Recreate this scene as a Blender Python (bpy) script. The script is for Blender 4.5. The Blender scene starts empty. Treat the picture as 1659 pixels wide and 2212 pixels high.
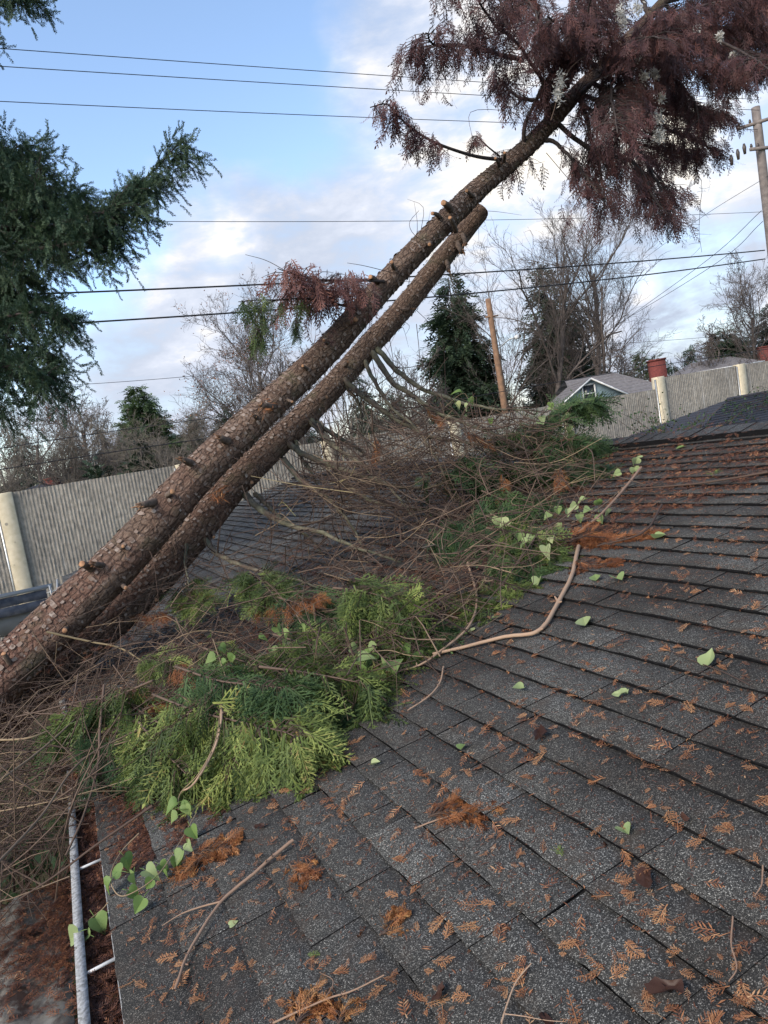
import bpy, math, random
import numpy as np
from mathutils import Vector, Matrix
rnd = random.Random(11)
rng = np.random.default_rng(7)
sc = bpy.context.scene
# ------------------------------------------------------------------ camera
F, CX, CY = 1534.0, 829.5, 1106.0            # focal length and centre of the 1659 x 2212 picture
ZC = 3.9                                     # eye height
RIGHT = np.array([0.890106, -0.423645, -0.168035])
UPV = np.array([0.191185, 0.012399, 0.981476])
FWD = np.array([0.413713, 0.905744, -0.092031])
CAM = np.array([0, 0, ZC])
cam_data = bpy.data.cameras.new('camera'); cam = bpy.data.objects.new('camera', cam_data)
sc.collection.objects.link(cam); sc.camera = cam
m = Matrix.Identity(4)
for i in range(3):
    m[i][0], m[i][1], m[i][2], m[i][3] = RIGHT[i], UPV[i], -FWD[i], CAM[i]
cam.matrix_world = m
cam_data.sensor_fit = 'HORIZONTAL'; cam_data.sensor_width = 36; cam_data.lens = 36 * F / 1659
cam_data.clip_start = 0.05; cam_data.clip_end = 3000
# ------------------------------------------------------------------ light
sc.view_settings.view_transform = 'Standard'; sc.view_settings.look = 'None'
sc.view_settings.exposure = 1.15; sc.view_settings.gamma = 1
SUN_EL, SUN_AZ = math.radians(36), math.radians(-112)      # azimuth measured from +Y towards +X
sd = bpy.data.lights.new('sun', 'SUN'); sd.energy = 2.0; sd.angle = math.radians(28); sd.color = (1, .90, .77)
so = bpy.data.objects.new('sun', sd); sc.collection.objects.link(so)
sdir = Vector((math.sin(SUN_AZ) * math.cos(SUN_EL), math.cos(SUN_AZ) * math.cos(SUN_EL), math.sin(SUN_EL)))
so.rotation_euler = sdir.to_track_quat('Z', 'Y').to_euler()
# ------------------------------------------------------------------ geometry of the view
def ray(x, y):
    return (x - CX) / F * RIGHT - (y - CY) / F * UPV + FWD
def PD(x, y, d): return CAM + ray(x, y) * d
def PY(x, y, Y): r = ray(x, y); return CAM + r * (Y / r[1])
def PZ(x, y, z): r = ray(x, y); return CAM + r * ((z - ZC) / r[2])
TH = math.radians(12)
U = np.array([math.cos(TH), 0, math.sin(TH)]); N = np.array([-math.sin(TH), 0, math.cos(TH)]); S = np.array([0, 1.0, 0])
H = 1.2137
O = CAM - H * N
UE, UR = -0.34, 4.16                          # eave and ridge, measured up the slope
S0, S1 = -4.0, 13.05
def RF(s, u, w=0.0): return O + s * S + u * U + w * N
def RP(x, y, w=0.0):                          # picture point on the roof plane lifted by w
    r = ray(x, y); t = (w - H) / (r @ N); return CAM + r * t
def su(p): q = p - O; return q @ S, q @ U, q @ N
# ------------------------------------------------------------------ sky
w = bpy.data.worlds.new('World'); sc.world = w; w.use_nodes = True
nt = w.node_tree; nt.nodes.clear()
class NB:
    def __init__(s, nt): s.nt = nt
    def n(s, t, **k):
        nd = s.nt.nodes.new(t)
        for a, b in k.items():
            if a == 'i':
                for kk, v in b.items():
                    if isinstance(v, bpy.types.NodeSocket): s.nt.links.new(v, nd.inputs[kk])
                    else: nd.inputs[kk].default_value = v
            else: setattr(nd, a, b)
        return nd
    def math(s, op, a, b=0.0, c=None, clamp=False):
        d = {0: a, 1: b}
        if c is not None: d[2] = c
        return s.n('ShaderNodeMath', operation=op, use_clamp=clamp, i=d).outputs[0]
    def ramp(s, fac, stops, interp='LINEAR'):
        r = s.n('ShaderNodeValToRGB', i={0: fac}); e = r.color_ramp.elements; r.color_ramp.interpolation = interp
        while len(e) < len(stops): e.new(0.5)
        for el, (p, c) in zip(e, stops):
            el.position = p; el.color = (c[0], c[1], c[2], 1) if hasattr(c, '__len__') else (c, c, c, 1)
        return r.outputs[0]
    def mix(s, f, a, b, bt='MIX'):
        nd = s.n('ShaderNodeMix', data_type='RGBA', blend_type=bt)
        for idx, v in ((0, f), (6, a), (7, b)):
            if isinstance(v, bpy.types.NodeSocket): s.nt.links.new(v, nd.inputs[idx])
            elif idx == 0: nd.inputs[0].default_value = v
            else: nd.inputs[idx].default_value = (*v, 1) if len(v) == 3 else v
        return nd.outputs[2]
    def noise(s, vec, scale, detail=4, rough=.55, dist=0):
        return s.n('ShaderNodeTexNoise', i={'Vector': vec, 'Scale': scale, 'Detail': detail, 'Roughness': rough, 'Distortion': dist}).outputs[0]
b = NB(nt)
tc = b.n('ShaderNodeTexCoord').outputs['Generated']
sky = b.n('ShaderNodeTexSky', sky_type='NISHITA', sun_disc=False, sun_elevation=SUN_EL, sun_rotation=SUN_AZ, air_density=1.0, dust_density=.6, ozone_density=1.6).outputs[0]
sep = b.n('ShaderNodeSeparateXYZ', i={0: tc})
wob = b.n('ShaderNodeTexNoise', i={'Vector': tc, 'Scale': 5.0, 'Detail': 5.0, 'Roughness': .55})
wv = b.n('ShaderNodeVectorMath', operation='SCALE', i={0: b.n('ShaderNodeVectorMath', operation='SUBTRACT', i={0: wob.outputs['Color'], 1: (.5, .5, .5)}).outputs[0], 'Scale': .20}).outputs[0]
dirv = b.n('ShaderNodeVectorMath', operation='ADD', i={0: tc, 1: wv}).outputs[0]
mp = b.n('ShaderNodeMapping', i={'Vector': tc, 'Scale': (1, 1, 2.4), 'Location': (.35, .1, .2)}).outputs[0]
n1 = b.noise(mp, 2.6, 7, .56, .3)
n2 = b.noise(mp, 9.0, 6, .6, .2)
def blob(x, y, inner, outer):
    d = ray(x, y); d = d / np.linalg.norm(d)
    dist = b.n('ShaderNodeVectorMath', operation='DISTANCE', i={0: dirv, 1: tuple(d)}).outputs['Value']
    mr = b.n('ShaderNodeMapRange', interpolation_type='SMOOTHSTEP', i={'Value': dist, 'From Min': inner, 'From Max': outer, 'To Min': 1.0, 'To Max': 0.0})
    return mr.outputs[0]
cov = b.math('MULTIPLY_ADD', n1, 1.5, -0.62)
def addc(c, *blobs):
    for (x, y, i, o, a) in blobs: c = b.math('MULTIPLY_ADD', blob(x, y, i, o), a, c)
    return c
cov = addc(cov, (980, 420, .06, .40, .55), (560, 600, .03, .28, .40), (300, 640, .05, .32, .45), (1100, 60, .02, .25, .45), (1500, 640, .05, .26, .75), (1620, 460, .02, .2, .35), (1250, 720, .03, .22, .5), (500, 760, .05, .3, .35), (400, 180, .0, .12, .28),
           (150, 250, .1, .40, -.80), (640, 200, .05, .26, -.5), (100, 480, .0, .2, -.3), (1560, 555, .0, .10, -.5), (1250, 560, .0, .12, -.3))
covc = b.n('ShaderNodeMapRange', interpolation_type='SMOOTHSTEP', i={'Value': cov, 'From Min': -.05, 'From Max': .62}).outputs[0]
covc = b.math('MULTIPLY', covc, b.math('MULTIPLY_ADD', n2, 1.5, .18), clamp=True)
bright = b.math('MULTIPLY_ADD', n2, 1.9, -.72)
bright = addc(bright, (480, 575, .0, .07, .6), (280, 610, 0, .07, .3), (1430, 655, .0, .05, .9), (1600, 648, .0, .05, .7), (1480, 560, 0, .16, -.35), (1100, 300, .0, .25, .4), (1500, 330, .0, .12, .6), (1500, 720, .0, .10, -.7), (700, 660, 0, .2, -.3), (1530, 600, .0, .05, -.6), (250, 800, 0, .2, -.25))
bright = b.n('ShaderNodeMapRange', interpolation_type='SMOOTHSTEP', i={'Value': bright, 'From Min': -.2, 'From Max': 1.1}).outputs[0]
cloud = b.ramp(bright, [(0, (2.6, 2.95, 3.65)), (.45, (3.7, 3.95, 4.55)), (1, (6.2, 5.7, 4.9))])
sky2 = b.mix(1.0, sky, (1.55, 1.5, 1.45), 'MULTIPLY')
skyc = b.mix(covc, sky2, cloud)
bg = b.n('ShaderNodeBackground', i={'Color': skyc, 'Strength': 0.1})
b.n('ShaderNodeOutputWorld', i={0: bg.outputs[0]})
# ------------------------------------------------------------------ materials
MATS = {}
def mat(name, build):
    mt = bpy.data.materials.new(name); mt.use_nodes = True; mt.node_tree.nodes.clear()
    q = NB(mt.node_tree); o = q.n('ShaderNodeOutputMaterial'); sh = build(q)
    mt.node_tree.links.new(sh, o.inputs[0]); MATS[name] = mt; return mt
def coord(q, which='Object'): return q.n('ShaderNodeTexCoord').outputs[which]
def tone(q): return q.n('ShaderNodeAttribute', attribute_name='tone').outputs['Fac']
def pbr(q, col, rough=.8, bump=None, bs=.3, bd=.01, spec=.3, metal=0.0):
    i = {'Base Color': col, 'Roughness': rough, 'Specular IOR Level': spec, 'Metallic': metal}
    if bump is not None:
        i['Normal'] = q.n('ShaderNodeBump', i={'Height': bump, 'Strength': bs, 'Distance': bd}).outputs[0]
    if not isinstance(col, bpy.types.NodeSocket): i['Base Color'] = (*col, 1)
    return q.n('ShaderNodeBsdfPrincipled', i=i).outputs[0]
def plain(name, a, c, scale=8, rough=.8, bs=.3, bd=.01, metal=0.0, spec=.3, detail=5):
    def f(q):
        t = q.noise(coord(q), scale, detail); return pbr(q, q.ramp(t, [(.3, a), (.7, c)]), rough, t, bs, bd, spec, metal)
    return mat(name, f)
def leafy(name, stops, trans=.25, rough=.6, spec=.25):
    def f(q):
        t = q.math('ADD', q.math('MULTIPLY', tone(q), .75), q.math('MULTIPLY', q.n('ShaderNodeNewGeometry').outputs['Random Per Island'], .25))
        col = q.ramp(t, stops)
        p = pbr(q, col, rough, spec=spec)
        tr = q.n('ShaderNodeBsdfTranslucent', i={'Color': col}).outputs[0]
        return q.n('ShaderNodeMixShader', i={0: trans, 1: p, 2: tr}).outputs[0]
    return mat(name, f)
def f_shingle(q):
    o = coord(q); t = tone(q)
    g = q.noise(o, 260, 2, .6); big = q.noise(o, 1.3, 6, .6); mid = q.noise(o, 14, 4, .6)
    v = q.n('ShaderNodeTexVoronoi', i={'Vector': o, 'Scale': 520.0}).outputs['Color']
    vv = q.n('ShaderNodeSeparateColor', i={0: v}).outputs[0]
    gran = q.ramp(vv, [(.0, (.010, .010, .010)), (.45, (.019, .019, .019)), (.75, (.040, .040, .039)), (.92, (.110, .109, .105)), (1, (.26, .26, .25))])
    base = q.ramp(t, [(0, (.68, .67, .67)), (.5, (.94, .94, .94)), (1, (1.50, 1.52, 1.52))])
    c = q.mix(1, gran, base, 'MULTIPLY')
    c = q.mix(1, c, q.ramp(big, [(.38, (.50, .46, .43)), (.60, (1.2, 1.2, 1.18))]), 'MULTIPLY')
    c = q.mix(q.math('MULTIPLY', q.ramp(mid, [(.52, 0), (.75, 1)]), .55), c, (.035, .024, .018))
    h = q.math('ADD', q.math('MULTIPLY', vv, .7), q.math('MULTIPLY', g, .5))
    return pbr(q, c, .82, h, .55, .003, .3)
mat('shingle', f_shingle)
plain('shingle_edge', (.004, .004, .005), (.012, .012, .013), 90, .95, .1, .002, 0, .1)  # dark cut asphalt, blackened further to paint in the shade below each course
def f_bark(q):
    uv = q.n('ShaderNodeUVMap', uv_map='UVMap').outputs[0]
    lon = q.n('ShaderNodeSeparateXYZ', i={0: uv}).outputs[0]
    big = q.noise(uv, 2.0, 5, .6, .5); fine = q.noise(uv, 70, 6, .7)
    fur = q.noise(q.n('ShaderNodeMapping', i={'Vector': uv, 'Scale': (7, 46, 1)}).outputs[0], 1.0, 6, .65, 1.2)
    mp = q.n('ShaderNodeMapping', i={'Vector': uv, 'Scale': (30, 46, 1)}).outputs[0]
    wn = q.n('ShaderNodeTexNoise', i={'Vector': mp, 'Scale': .9, 'Detail': 4.0}).outputs['Color']
    wm = q.n('ShaderNodeMix', data_type='RGBA', i={0: .55, 6: mp, 7: wn}).outputs[2]
    ve = q.n('ShaderNodeTexVoronoi', feature='DISTANCE_TO_EDGE', i={'Vector': wm, 'Scale': 1.3}).outputs[0]
    red = q.math('MULTIPLY', q.ramp(big, [(.40, 0), (.58, 1)]), q.ramp(q.math('DIVIDE', lon, 9.0), [(.25, 1), (.55, .45), (.75, .1)]), clamp=True)
    grey = q.ramp(q.math('ADD', q.math('MULTIPLY', fur, .6), q.math('MULTIPLY', fine, .4)), [(.34, (.055, .035, .026)), (.5, (.150, .102, .076)), (.66, (.285, .215, .168))])
    redc = q.ramp(q.math('ADD', q.math('MULTIPLY', fur, .6), q.math('MULTIPLY', fine, .4)), [(.35, (.050, .020, .014)), (.5, (.145, .058, .042)), (.66, (.25, .135, .10))])
    c = q.mix(red, grey, redc)
    c = q.mix(q.math('MULTIPLY', q.ramp(ve, [(.0, 1), (.10, 0)]), .70), c, (.050, .032, .026))
    c = q.mix(q.math('MULTIPLY', q.ramp(q.noise(uv, 4, 5), [(.55, 0), (.70, 1)]), .40), c, (.12, .13, .075))
    h = q.math('ADD', q.math('MULTIPLY', q.ramp(ve, [(0, 0), (.15, 1)]), .45), q.math('ADD', q.math('MULTIPLY', fur, 1.1), q.math('MULTIPLY', fine, .5)))
    return pbr(q, c, .9, h, 1.0, .022, .15)
mat('bark', f_bark)
leafy('bark_flake', [(0, (.115, .074, .055)), (.5, (.185, .132, .102)), (.85, (.25, .198, .165)), (1, (.32, .27, .23))], 0, .8)
def f_limb(q):
    o = coord(q); a = q.noise(o, 22, 5, .6); z = q.noise(o, 7, 3)
    c = q.mix(q.ramp(z, [(.35, 0), (.6, 1)]), q.ramp(a, [(.3, (.045, .034, .028)), (.7, (.12, .09, .072))]), q.ramp(a, [(.3, (.055, .055, .036)), (.7, (.16, .155, .105))]))
    return pbr(q, c, .85, a, .6, .01, .2)
mat('limb', f_limb)
plain('stub_bark', (.05, .036, .028), (.15, .11, .085), 30, .9, .8, .01)
plain('dark_twig', (.02, .015, .014), (.06, .045, .04), 30)
leafy('twig', [(0, (.028, .018, .015)), (.35, (.065, .042, .032)), (.6, (.125, .085, .062)), (.85, (.25, .18, .11)), (1, (.30, .28, .12))], 0, .8)
leafy('pale_stick', [(0, (.17, .10, .07)), (1, (.36, .25, .17))], 0, .8)
plain('cut_wood', (.20, .10, .055), (.42, .23, .12), 35, .8)
leafy('dead_foliage', [(0, (.038, .020, .021)), (.4, (.070, .034, .034)), (.75, (.115, .050, .046)), (1, (.20, .088, .065))], .18)
leafy('green_foliage', [(0, (.028, .046, .018)), (.35, (.060, .088, .026)), (.65, (.125, .165, .042)), (.92, (.25, .28, .075)), (1, (.30, .20, .08))], .2)
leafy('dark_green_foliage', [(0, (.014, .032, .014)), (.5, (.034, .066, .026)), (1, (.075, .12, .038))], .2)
leafy('orange_foliage', [(0, (.08, .028, .013)), (.4, (.19, .068, .027)), (.75, (.33, .135, .05)), (1, (.46, .26, .11))], .15)
leafy('litter', [(0, (.020, .010, .008)), (.3, (.06, .024, .016)), (.6, (.14, .055, .028)), (.85, (.28, .125, .058)), (1, (.42, .27, .15))], .05)
leafy('fir_foliage', [(0, (.012, .028, .018)), (.5, (.032, .062, .034)), (1, (.095, .135, .065))], .15)
leafy('far_fir', [(0, (.012, .024, .016)), (.5, (.026, .045, .026)), (1, (.055, .08, .04))], .1)
leafy('far_cedar', [(0, (.030, .055, .024)), (.5, (.060, .095, .04)), (1, (.11, .15, .06))], .15)
plain('far_bark', (.055, .045, .040), (.125, .10, .088), 6)
plain('far_bark_pale', (.09, .075, .06), (.20, .17, .14), 6)
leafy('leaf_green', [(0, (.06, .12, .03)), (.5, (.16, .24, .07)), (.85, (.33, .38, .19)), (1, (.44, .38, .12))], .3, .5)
leafy('leaf_brown', [(0, (.02, .009, .007)), (1, (.10, .045, .025))], .1, .5)
leafy('seed_fluff', [(0, (.38, .36, .33)), (1, (.68, .66, .60))], .3, .9)
plain('gutter_metal', (.11, .108, .10), (.36, .365, .37), 90, .7, .4, .003, .0, .3)
plain('wire', (.012, .012, .014), (.02, .02, .022), 5, .6)
def f_conc(q):
    o = coord(q); a = q.noise(o, 9, 6, .65); g = q.noise(o, .5, 4)
    st = q.noise(q.n('ShaderNodeMapping', i={'Vector': o, 'Scale': (2.2, 1, .18)}).outputs[0], 2.0, 5, .6)
    c = q.ramp(a, [(.25, (.17, .155, .135)), (.75, (.37, .34, .295))])
    c = q.mix(1, c, q.ramp(g, [(.3, (.75, .74, .74)), (.7, (1.1, 1.08, 1.05))]), 'MULTIPLY')
    c = q.mix(q.math('MULTIPLY', q.ramp(st, [(.62, 0), (.72, 1)]), .4), c, (.55, .53, .50))
    return pbr(q, c, .92, q.noise(o, 30, 4, .7), .7, .02, .2)
mat('ribbed_concrete', f_conc)
def f_post(q):
    o = coord(q); a = q.noise(o, 6, 6, .6); v = q.n('ShaderNodeTexVoronoi', i={'Vector': o, 'Scale': 2.6}).outputs[0]
    c = q.ramp(a, [(.3, (.42, .36, .25)), (.7, (.56, .49, .36))])
    c = q.mix(q.ramp(v, [(.07, .8), (.12, 0)]), c, (.16, .15, .13))
    return pbr(q, c, .9, a, .3, .01, .2)
mat('post_concrete', f_post)
def f_dirt(q):
    o = coord(q); a = q.noise(o, .35, 6, .6); c = q.noise(o, 6, 5, .7)
    col = q.mix(q.ramp(a, [(.4, 0), (.6, 1)]), q.ramp(c, [(.3, (.022, .018, .012)), (.7, (.06, .045, .03))]), q.ramp(c, [(.3, (.02, .032, .012)), (.7, (.06, .08, .03))]))
    return pbr(q, col, .95, c, .7, .05, .1)
mat('ground', f_dirt)
plain('asphalt', (.04, .04, .042), (.065, .065, .066), 30, .9)
plain('blue_siding', (.16, .22, .25), (.20, .26, .29), 3, .8)
plain('grey_roof', (.10, .095, .10), (.17, .16, .165), 7, .9)
plain('white_trim', (.42, .42, .41), (.58, .58, .57), 5, .6)
plain('glass_dark', (.02, .024, .03), (.035, .04, .05), 2, .15, 0, .0, 0, .6)
plain('red_brick', (.09, .024, .021), (.16, .042, .034), 12, .9)
plain('pole_wood', (.12, .072, .048), (.25, .145, .085), 4, .85)
plain('pole_grey', (.10, .085, .08), (.20, .17, .155), 4, .85)
plain('weathered_wood', (.055, .065, .09), (.21, .21, .23), 9, .85)
plain('grey_board', (.20, .195, .18), (.30, .29, .265), 6, .85)
plain('galvanised', (.30, .31, .31), (.45, .46, .46), 10, .4, .1, .003, .7)
def f_patio(q):
    o = coord(q); a = q.noise(o, 3.0, 6, .62); c = q.noise(o, 22, 5, .6)
    col = q.mix(q.ramp(q.noise(o, 6.0, 8, .7), [(.46, 0), (.58, 1)]), q.ramp(c, [(.3, (.17, .155, .13)), (.7, (.30, .28, .24))]), (.050, .028, .020))
    return pbr(q, col, .8, c, .3, .01)
mat('patio_sheet', f_patio)
plain('neighbour_shingle', (.018, .020, .028), (.038, .042, .055), 60, .85)
plain('house_wall', (.36, .33, .27), (.44, .40, .34), 4, .85)
plain('insulator', (.03, .025, .025), (.09, .07, .06), 9, .4)
# ------------------------------------------------------------------ mesh helpers
col = sc.collection
def meta(o, label=None, cat=None, group=None, kind=None):
    if label: o['label'] = label
    if cat: o['category'] = cat
    if group: o['group'] = group
    if kind: o['kind'] = kind
    return o
def empty(name, loc=(0, 0, 0), label=None, cat=None, group=None):
    o = bpy.data.objects.new(name, None); o.location = Vector(loc); o.empty_display_size = .1; col.objects.link(o)
    o.matrix_world = Matrix.Translation(Vector(loc)); return meta(o, label, cat, group)
def link(name, me, mats, parent=None):
    for mm in (mats if isinstance(mats, (list, tuple)) else [mats]): me.materials.append(MATS[mm])
    o = bpy.data.objects.new(name, me); col.objects.link(o)
    if parent is not None:
        o.parent = parent; o.matrix_parent_inverse = Matrix.Translation(-parent.location) if parent.parent is None else Matrix.Identity(4)
    return o
def mesh_arrays(name, verts, faces_flat, sizes, tone_f=None, uv=None, smooth=False, mi=None):
    me = bpy.data.meshes.new(name)
    verts = np.asarray(verts, dtype=np.float32); faces_flat = np.asarray(faces_flat, dtype=np.int32); sizes = np.asarray(sizes, dtype=np.int32)
    me.vertices.add(len(verts)); me.vertices.foreach_set('co', verts.ravel())
    me.loops.add(len(faces_flat)); me.loops.foreach_set('vertex_index', faces_flat)
    me.polygons.add(len(sizes)); st = np.concatenate(([0], np.cumsum(sizes)[:-1])).astype(np.int32)
    me.polygons.foreach_set('loop_start', st); me.polygons.foreach_set('loop_total', sizes)
    if mi is not None: me.polygons.foreach_set('material_index', np.asarray(mi, dtype=np.int32))
    if smooth: me.polygons.foreach_set('use_smooth', np.ones(len(sizes), dtype=bool))
    if tone_f is not None:
        a = me.attributes.new('tone', 'FLOAT', 'FACE'); a.data.foreach_set('value', np.asarray(tone_f, dtype=np.float32))
    if uv is not None:
        l = me.uv_layers.new(name='UVMap'); l.data.foreach_set('uv', np.asarray(uv, dtype=np.float32)[faces_flat].ravel())
    me.update(calc_edges=True); return me
def quads_mesh(name, Q, tn):                       # Q: (M,4,3)
    M = len(Q); return mesh_arrays(name, Q.reshape(-1, 3), np.arange(M * 4), np.full(M, 4), tn)
class MB:
    def __init__(s): s.v = []; s.f = []; s.n = 0; s.t = []; s.mi = []
    def add(s, v, f, t=.5, mi=0):
        s.v.append(np.asarray(v, dtype=float)); s.f += [[i + s.n for i in q] for q in f]; s.n += len(v); s.t += [t] * len(f); s.mi += [mi] * len(f); return s
    def box(s, c, size, ax=None, t=.5, mi=0):
        c = np.asarray(c, float); h = np.asarray(size, float) / 2
        A = np.eye(3) if ax is None else np.asarray(ax, float)
        v = [c + A[0] * h[0] * i + A[1] * h[1] * j + A[2] * h[2] * k for i in (-1, 1) for j in (-1, 1) for k in (-1, 1)]
        return s.add(v, [(0, 1, 3, 2), (4, 6, 7, 5), (0, 4, 5, 1), (2, 3, 7, 6), (0, 2, 6, 4), (1, 5, 7, 3)], t, mi)
    def tube(s, pts, rad, k=6, t=.5, cap=True, mi=0):
        v, f = tube_vf(pts, rad, k, cap); return s.add(v, f, t, mi)
    def mesh(s, name, smooth=False):
        fl = [i for q in s.f for i in q]
        return mesh_arrays(name, np.concatenate(s.v), fl, [len(q) for q in s.f], s.t, None, smooth, s.mi)
    def build(s, name, mats, parent=None, smooth=False): return link(name, s.mesh(name, smooth), mats, parent)
def frames(pts):
    pts = np.asarray(pts, float); tg = np.gradient(pts, axis=0); tg /= np.linalg.norm(tg, axis=1)[:, None] + 1e-12
    ref = np.array([0, 0, 1.0]) if abs(tg[0][2]) < .9 else np.array([1.0, 0, 0])
    a = np.cross(tg, ref); a /= np.linalg.norm(a, axis=1)[:, None] + 1e-9; c = np.cross(tg, a); return pts, tg, a, c
def tube_vf(pts, rad, k=6, cap=True):
    pts, tg, a, c = frames(pts); n = len(pts); rad = np.broadcast_to(rad, (n,))
    th = np.arange(k) * 2 * math.pi / k
    v = (pts[:, None] + rad[:, None, None] * (np.cos(th)[None, :, None] * a[:, None] + np.sin(th)[None, :, None] * c[:, None])).reshape(-1, 3)
    f = [(i * k + j, i * k + (j + 1) % k, (i + 1) * k + (j + 1) % k, (i + 1) * k + j) for i in range(n - 1) for j in range(k)]
    if cap: f += [tuple(range(k - 1, -1, -1)), tuple((n - 1) * k + j for j in range(k))]
    return v, f
def forked(tw, pts, r_, t, n):
    for _ in range(n):
        i = rnd.randint(1, len(pts) - 2); L = float(np.linalg.norm(pts[-1] - pts[0])) * rnd.uniform(.12, .35); dd = unit(unit(pts[i + 1] - pts[i]) + rvec(.45))
        tw.add(np.array([pts[i], pts[i] + dd * L * .55 + rvec(L * .04), pts[i] + dd * L + rvec(L * .08)]), r_ * .55, r_ * .2, t)
class Twigs:                                        # many thin tubes collected into one mesh, all quads
    def __init__(s, k=4): s.k = k; s.v = []; s.f = []; s.t = []; s.n = 0; s.cache = {}
    def add(s, pts, r0, r1=None, t=.5):
        pts = np.asarray(pts, float); n = len(pts); r1 = r0 * .4 if r1 is None else r1
        v, _ = tube_vf(pts, np.linspace(r0, r1, n), s.k, False) if False else (s._v(pts, np.linspace(r0, r1, n)), 0)
        if n not in s.cache:
            k = s.k; s.cache[n] = np.array([(i * k + j, i * k + (j + 1) % k, (i + 1) * k + (j + 1) % k, (i + 1) * k + j) for i in range(n - 1) for j in range(k)])
        s.v.append(v); s.f.append(s.cache[n] + s.n); s.n += len(v); s.t.append(np.full(len(s.cache[n]), t)); return s
    def _v(s, pts, rad):
        p, tg, a, c = frames(pts); th = np.arange(s.k) * 2 * math.pi / s.k
        return (p[:, None] + rad[:, None, None] * (np.cos(th)[None, :, None] * a[:, None] + np.sin(th)[None, :, None] * c[:, None])).reshape(-1, 3)
    def build(s, name, mats, parent=None, smooth=True):
        f = np.concatenate(s.f); return link(name, mesh_arrays(name, np.concatenate(s.v), f.ravel(), np.full(len(f), 4), np.concatenate(s.t), None, smooth), mats, parent)
def spline(pts, n):                                 # Catmull-Rom through the points
    P = np.asarray(pts, float); P = np.vstack([2 * P[0] - P[1], P, 2 * P[-1] - P[-2]]); m_ = len(P) - 3
    t = np.linspace(0, m_ - 1e-6, n); i = t.astype(int); f = (t - i)[:, None]
    p0, p1, p2, p3 = P[i], P[i + 1], P[i + 2], P[i + 3]
    return .5 * (2 * p1 + (p2 - p0) * f + (2 * p0 - 5 * p1 + 4 * p2 - p3) * f ** 2 + (3 * p1 - p0 - 3 * p2 + p3) * f ** 3)
def unit(v): v = np.asarray(v, float); return v / (np.linalg.norm(v, axis=-1, keepdims=True) + 1e-12)
def rvec(s=1.0): return np.array([rnd.gauss(0, s), rnd.gauss(0, s), rnd.gauss(0, s)])
# ---- foliage templates: arrays of quads, x along, y sideways, z normal
def diamond(p, d, L, wd, nrm):
    d = unit(d); s_ = unit(np.cross(nrm, d)) * wd * .5; return [p, p + d * L * .45 + s_, p + d * L, p + d * L * .45 - s_]
def frond(L, n, ang=45, sl=.42, wd=.10, sub=0, curl=.25, seed=0):
    r = random.Random(seed); Q = []; Z = np.array([0, 0, 1.0])
    ax = lambda t: np.array([L * t, L * .06 * math.sin(3 * t + seed), -curl * L * t * t])
    for i in range(5):
        a, c = ax(i / 5), ax((i + 1) / 5); w_ = L * .022 * (1 - i / 6)
        Q.append([a + [0, w_, 0], a - [0, w_, 0], c - [0, w_ * .8, 0], c + [0, w_ * .8, 0]])
    for i in range(n):
        t = .08 + .9 * i / n; sd_ = 1 if i % 2 else -1
        l = L * sl * (math.sin(math.pi * (t * .75 + .25)) ** .8) * r.uniform(.75, 1.15)
        th = math.radians(ang) * r.uniform(.8, 1.15)
        d = np.array([math.cos(th), sd_ * math.sin(th), r.uniform(-.25, .15)])
        p = ax(t)
        if sub == 0: Q.append(diamond(p, d, l, L * wd, Z))
        else:
            Q.append(diamond(p, d, l, L * wd * .45, Z))
            for j in range(sub):
                tt = .15 + .8 * j / sub; s2 = 1 if j % 2 else -1; d2 = unit(d) + np.array([-d[1], d[0], 0]) * s2 * .75 + np.array([0, 0, r.uniform(-.2, .2)])
                pp = p + unit(d) * l * tt; Q.append(diamond(pp, d2, l * .38 * (1.15 - tt), L * wd * .5, Z))
    Q.append(diamond(ax(.93), ax(1.0) - ax(.9), L * .14, L * wd, Z))
    return np.array(Q)
def needle_twig(L, n, nl, nw, seed=0):
    r = random.Random(seed); Q = []
    for a, c in ((0, .5), (.5, 1)):
        Q.append([[L * a, .0015, 0], [L * a, -.0015, 0], [L * c, -.0012, 0], [L * c, .0012, 0]])
    for i in range(n):
        t = i / n; th = r.uniform(0, 2 * math.pi); o = np.array([0, math.cos(th), math.sin(th) * .75 + .25])
        d = np.array([.75, 0, 0]) + o; Q.append(diamond(np.array([L * t, 0, 0]), d, nl * r.uniform(.8, 1.1), nw, np.cross(d, [1, .3, .1])))
    return np.array(Q)
def place(temps, P, D, Nn, sc_, tones, jit=.12):
    """instances templates: P points, D directions, Nn approximate normals, sc_ scales"""
    P = np.asarray(P, float); D = unit(D); Nn = np.asarray(Nn, float)
    Yv = unit(np.cross(Nn, D)); Zv = np.cross(D, Yv); out = []; tn = []
    idx = rng.integers(0, len(temps), len(P)); tones = np.asarray(tones, float)
    for k, T in enumerate(temps):
        m_ = idx == k
        if not m_.any(): continue
        B = np.stack([D[m_], Yv[m_], Zv[m_]], 1) * np.asarray(sc_)[m_][:, None, None]
        q = np.einsum('qci,nij->nqcj', T, B) + P[m_][:, None, None, :]
        out.append(q.reshape(-1, 4, 3)); tn.append(np.clip(np.repeat(tones[m_], len(T)) + rng.normal(0, jit, m_.sum() * len(T)), 0, 1))
    return np.concatenate(out), np.concatenate(tn)
def above_roof(Q, mn=.008):                         # foliage that would sink into the roof comes to rest on it
    q = Q - O; s_, u_, w_ = q @ S, q @ U, q @ N
    on = (u_ > UE - .02) & (u_ < UR + .1) & (s_ > S0) & (s_ < S1)
    low = mn - np.where(on, w_, 1e3); lift = np.where(low > 0, low + rng.uniform(0, .012, low.shape), 0)
    return Q + lift[..., None] * N
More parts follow.
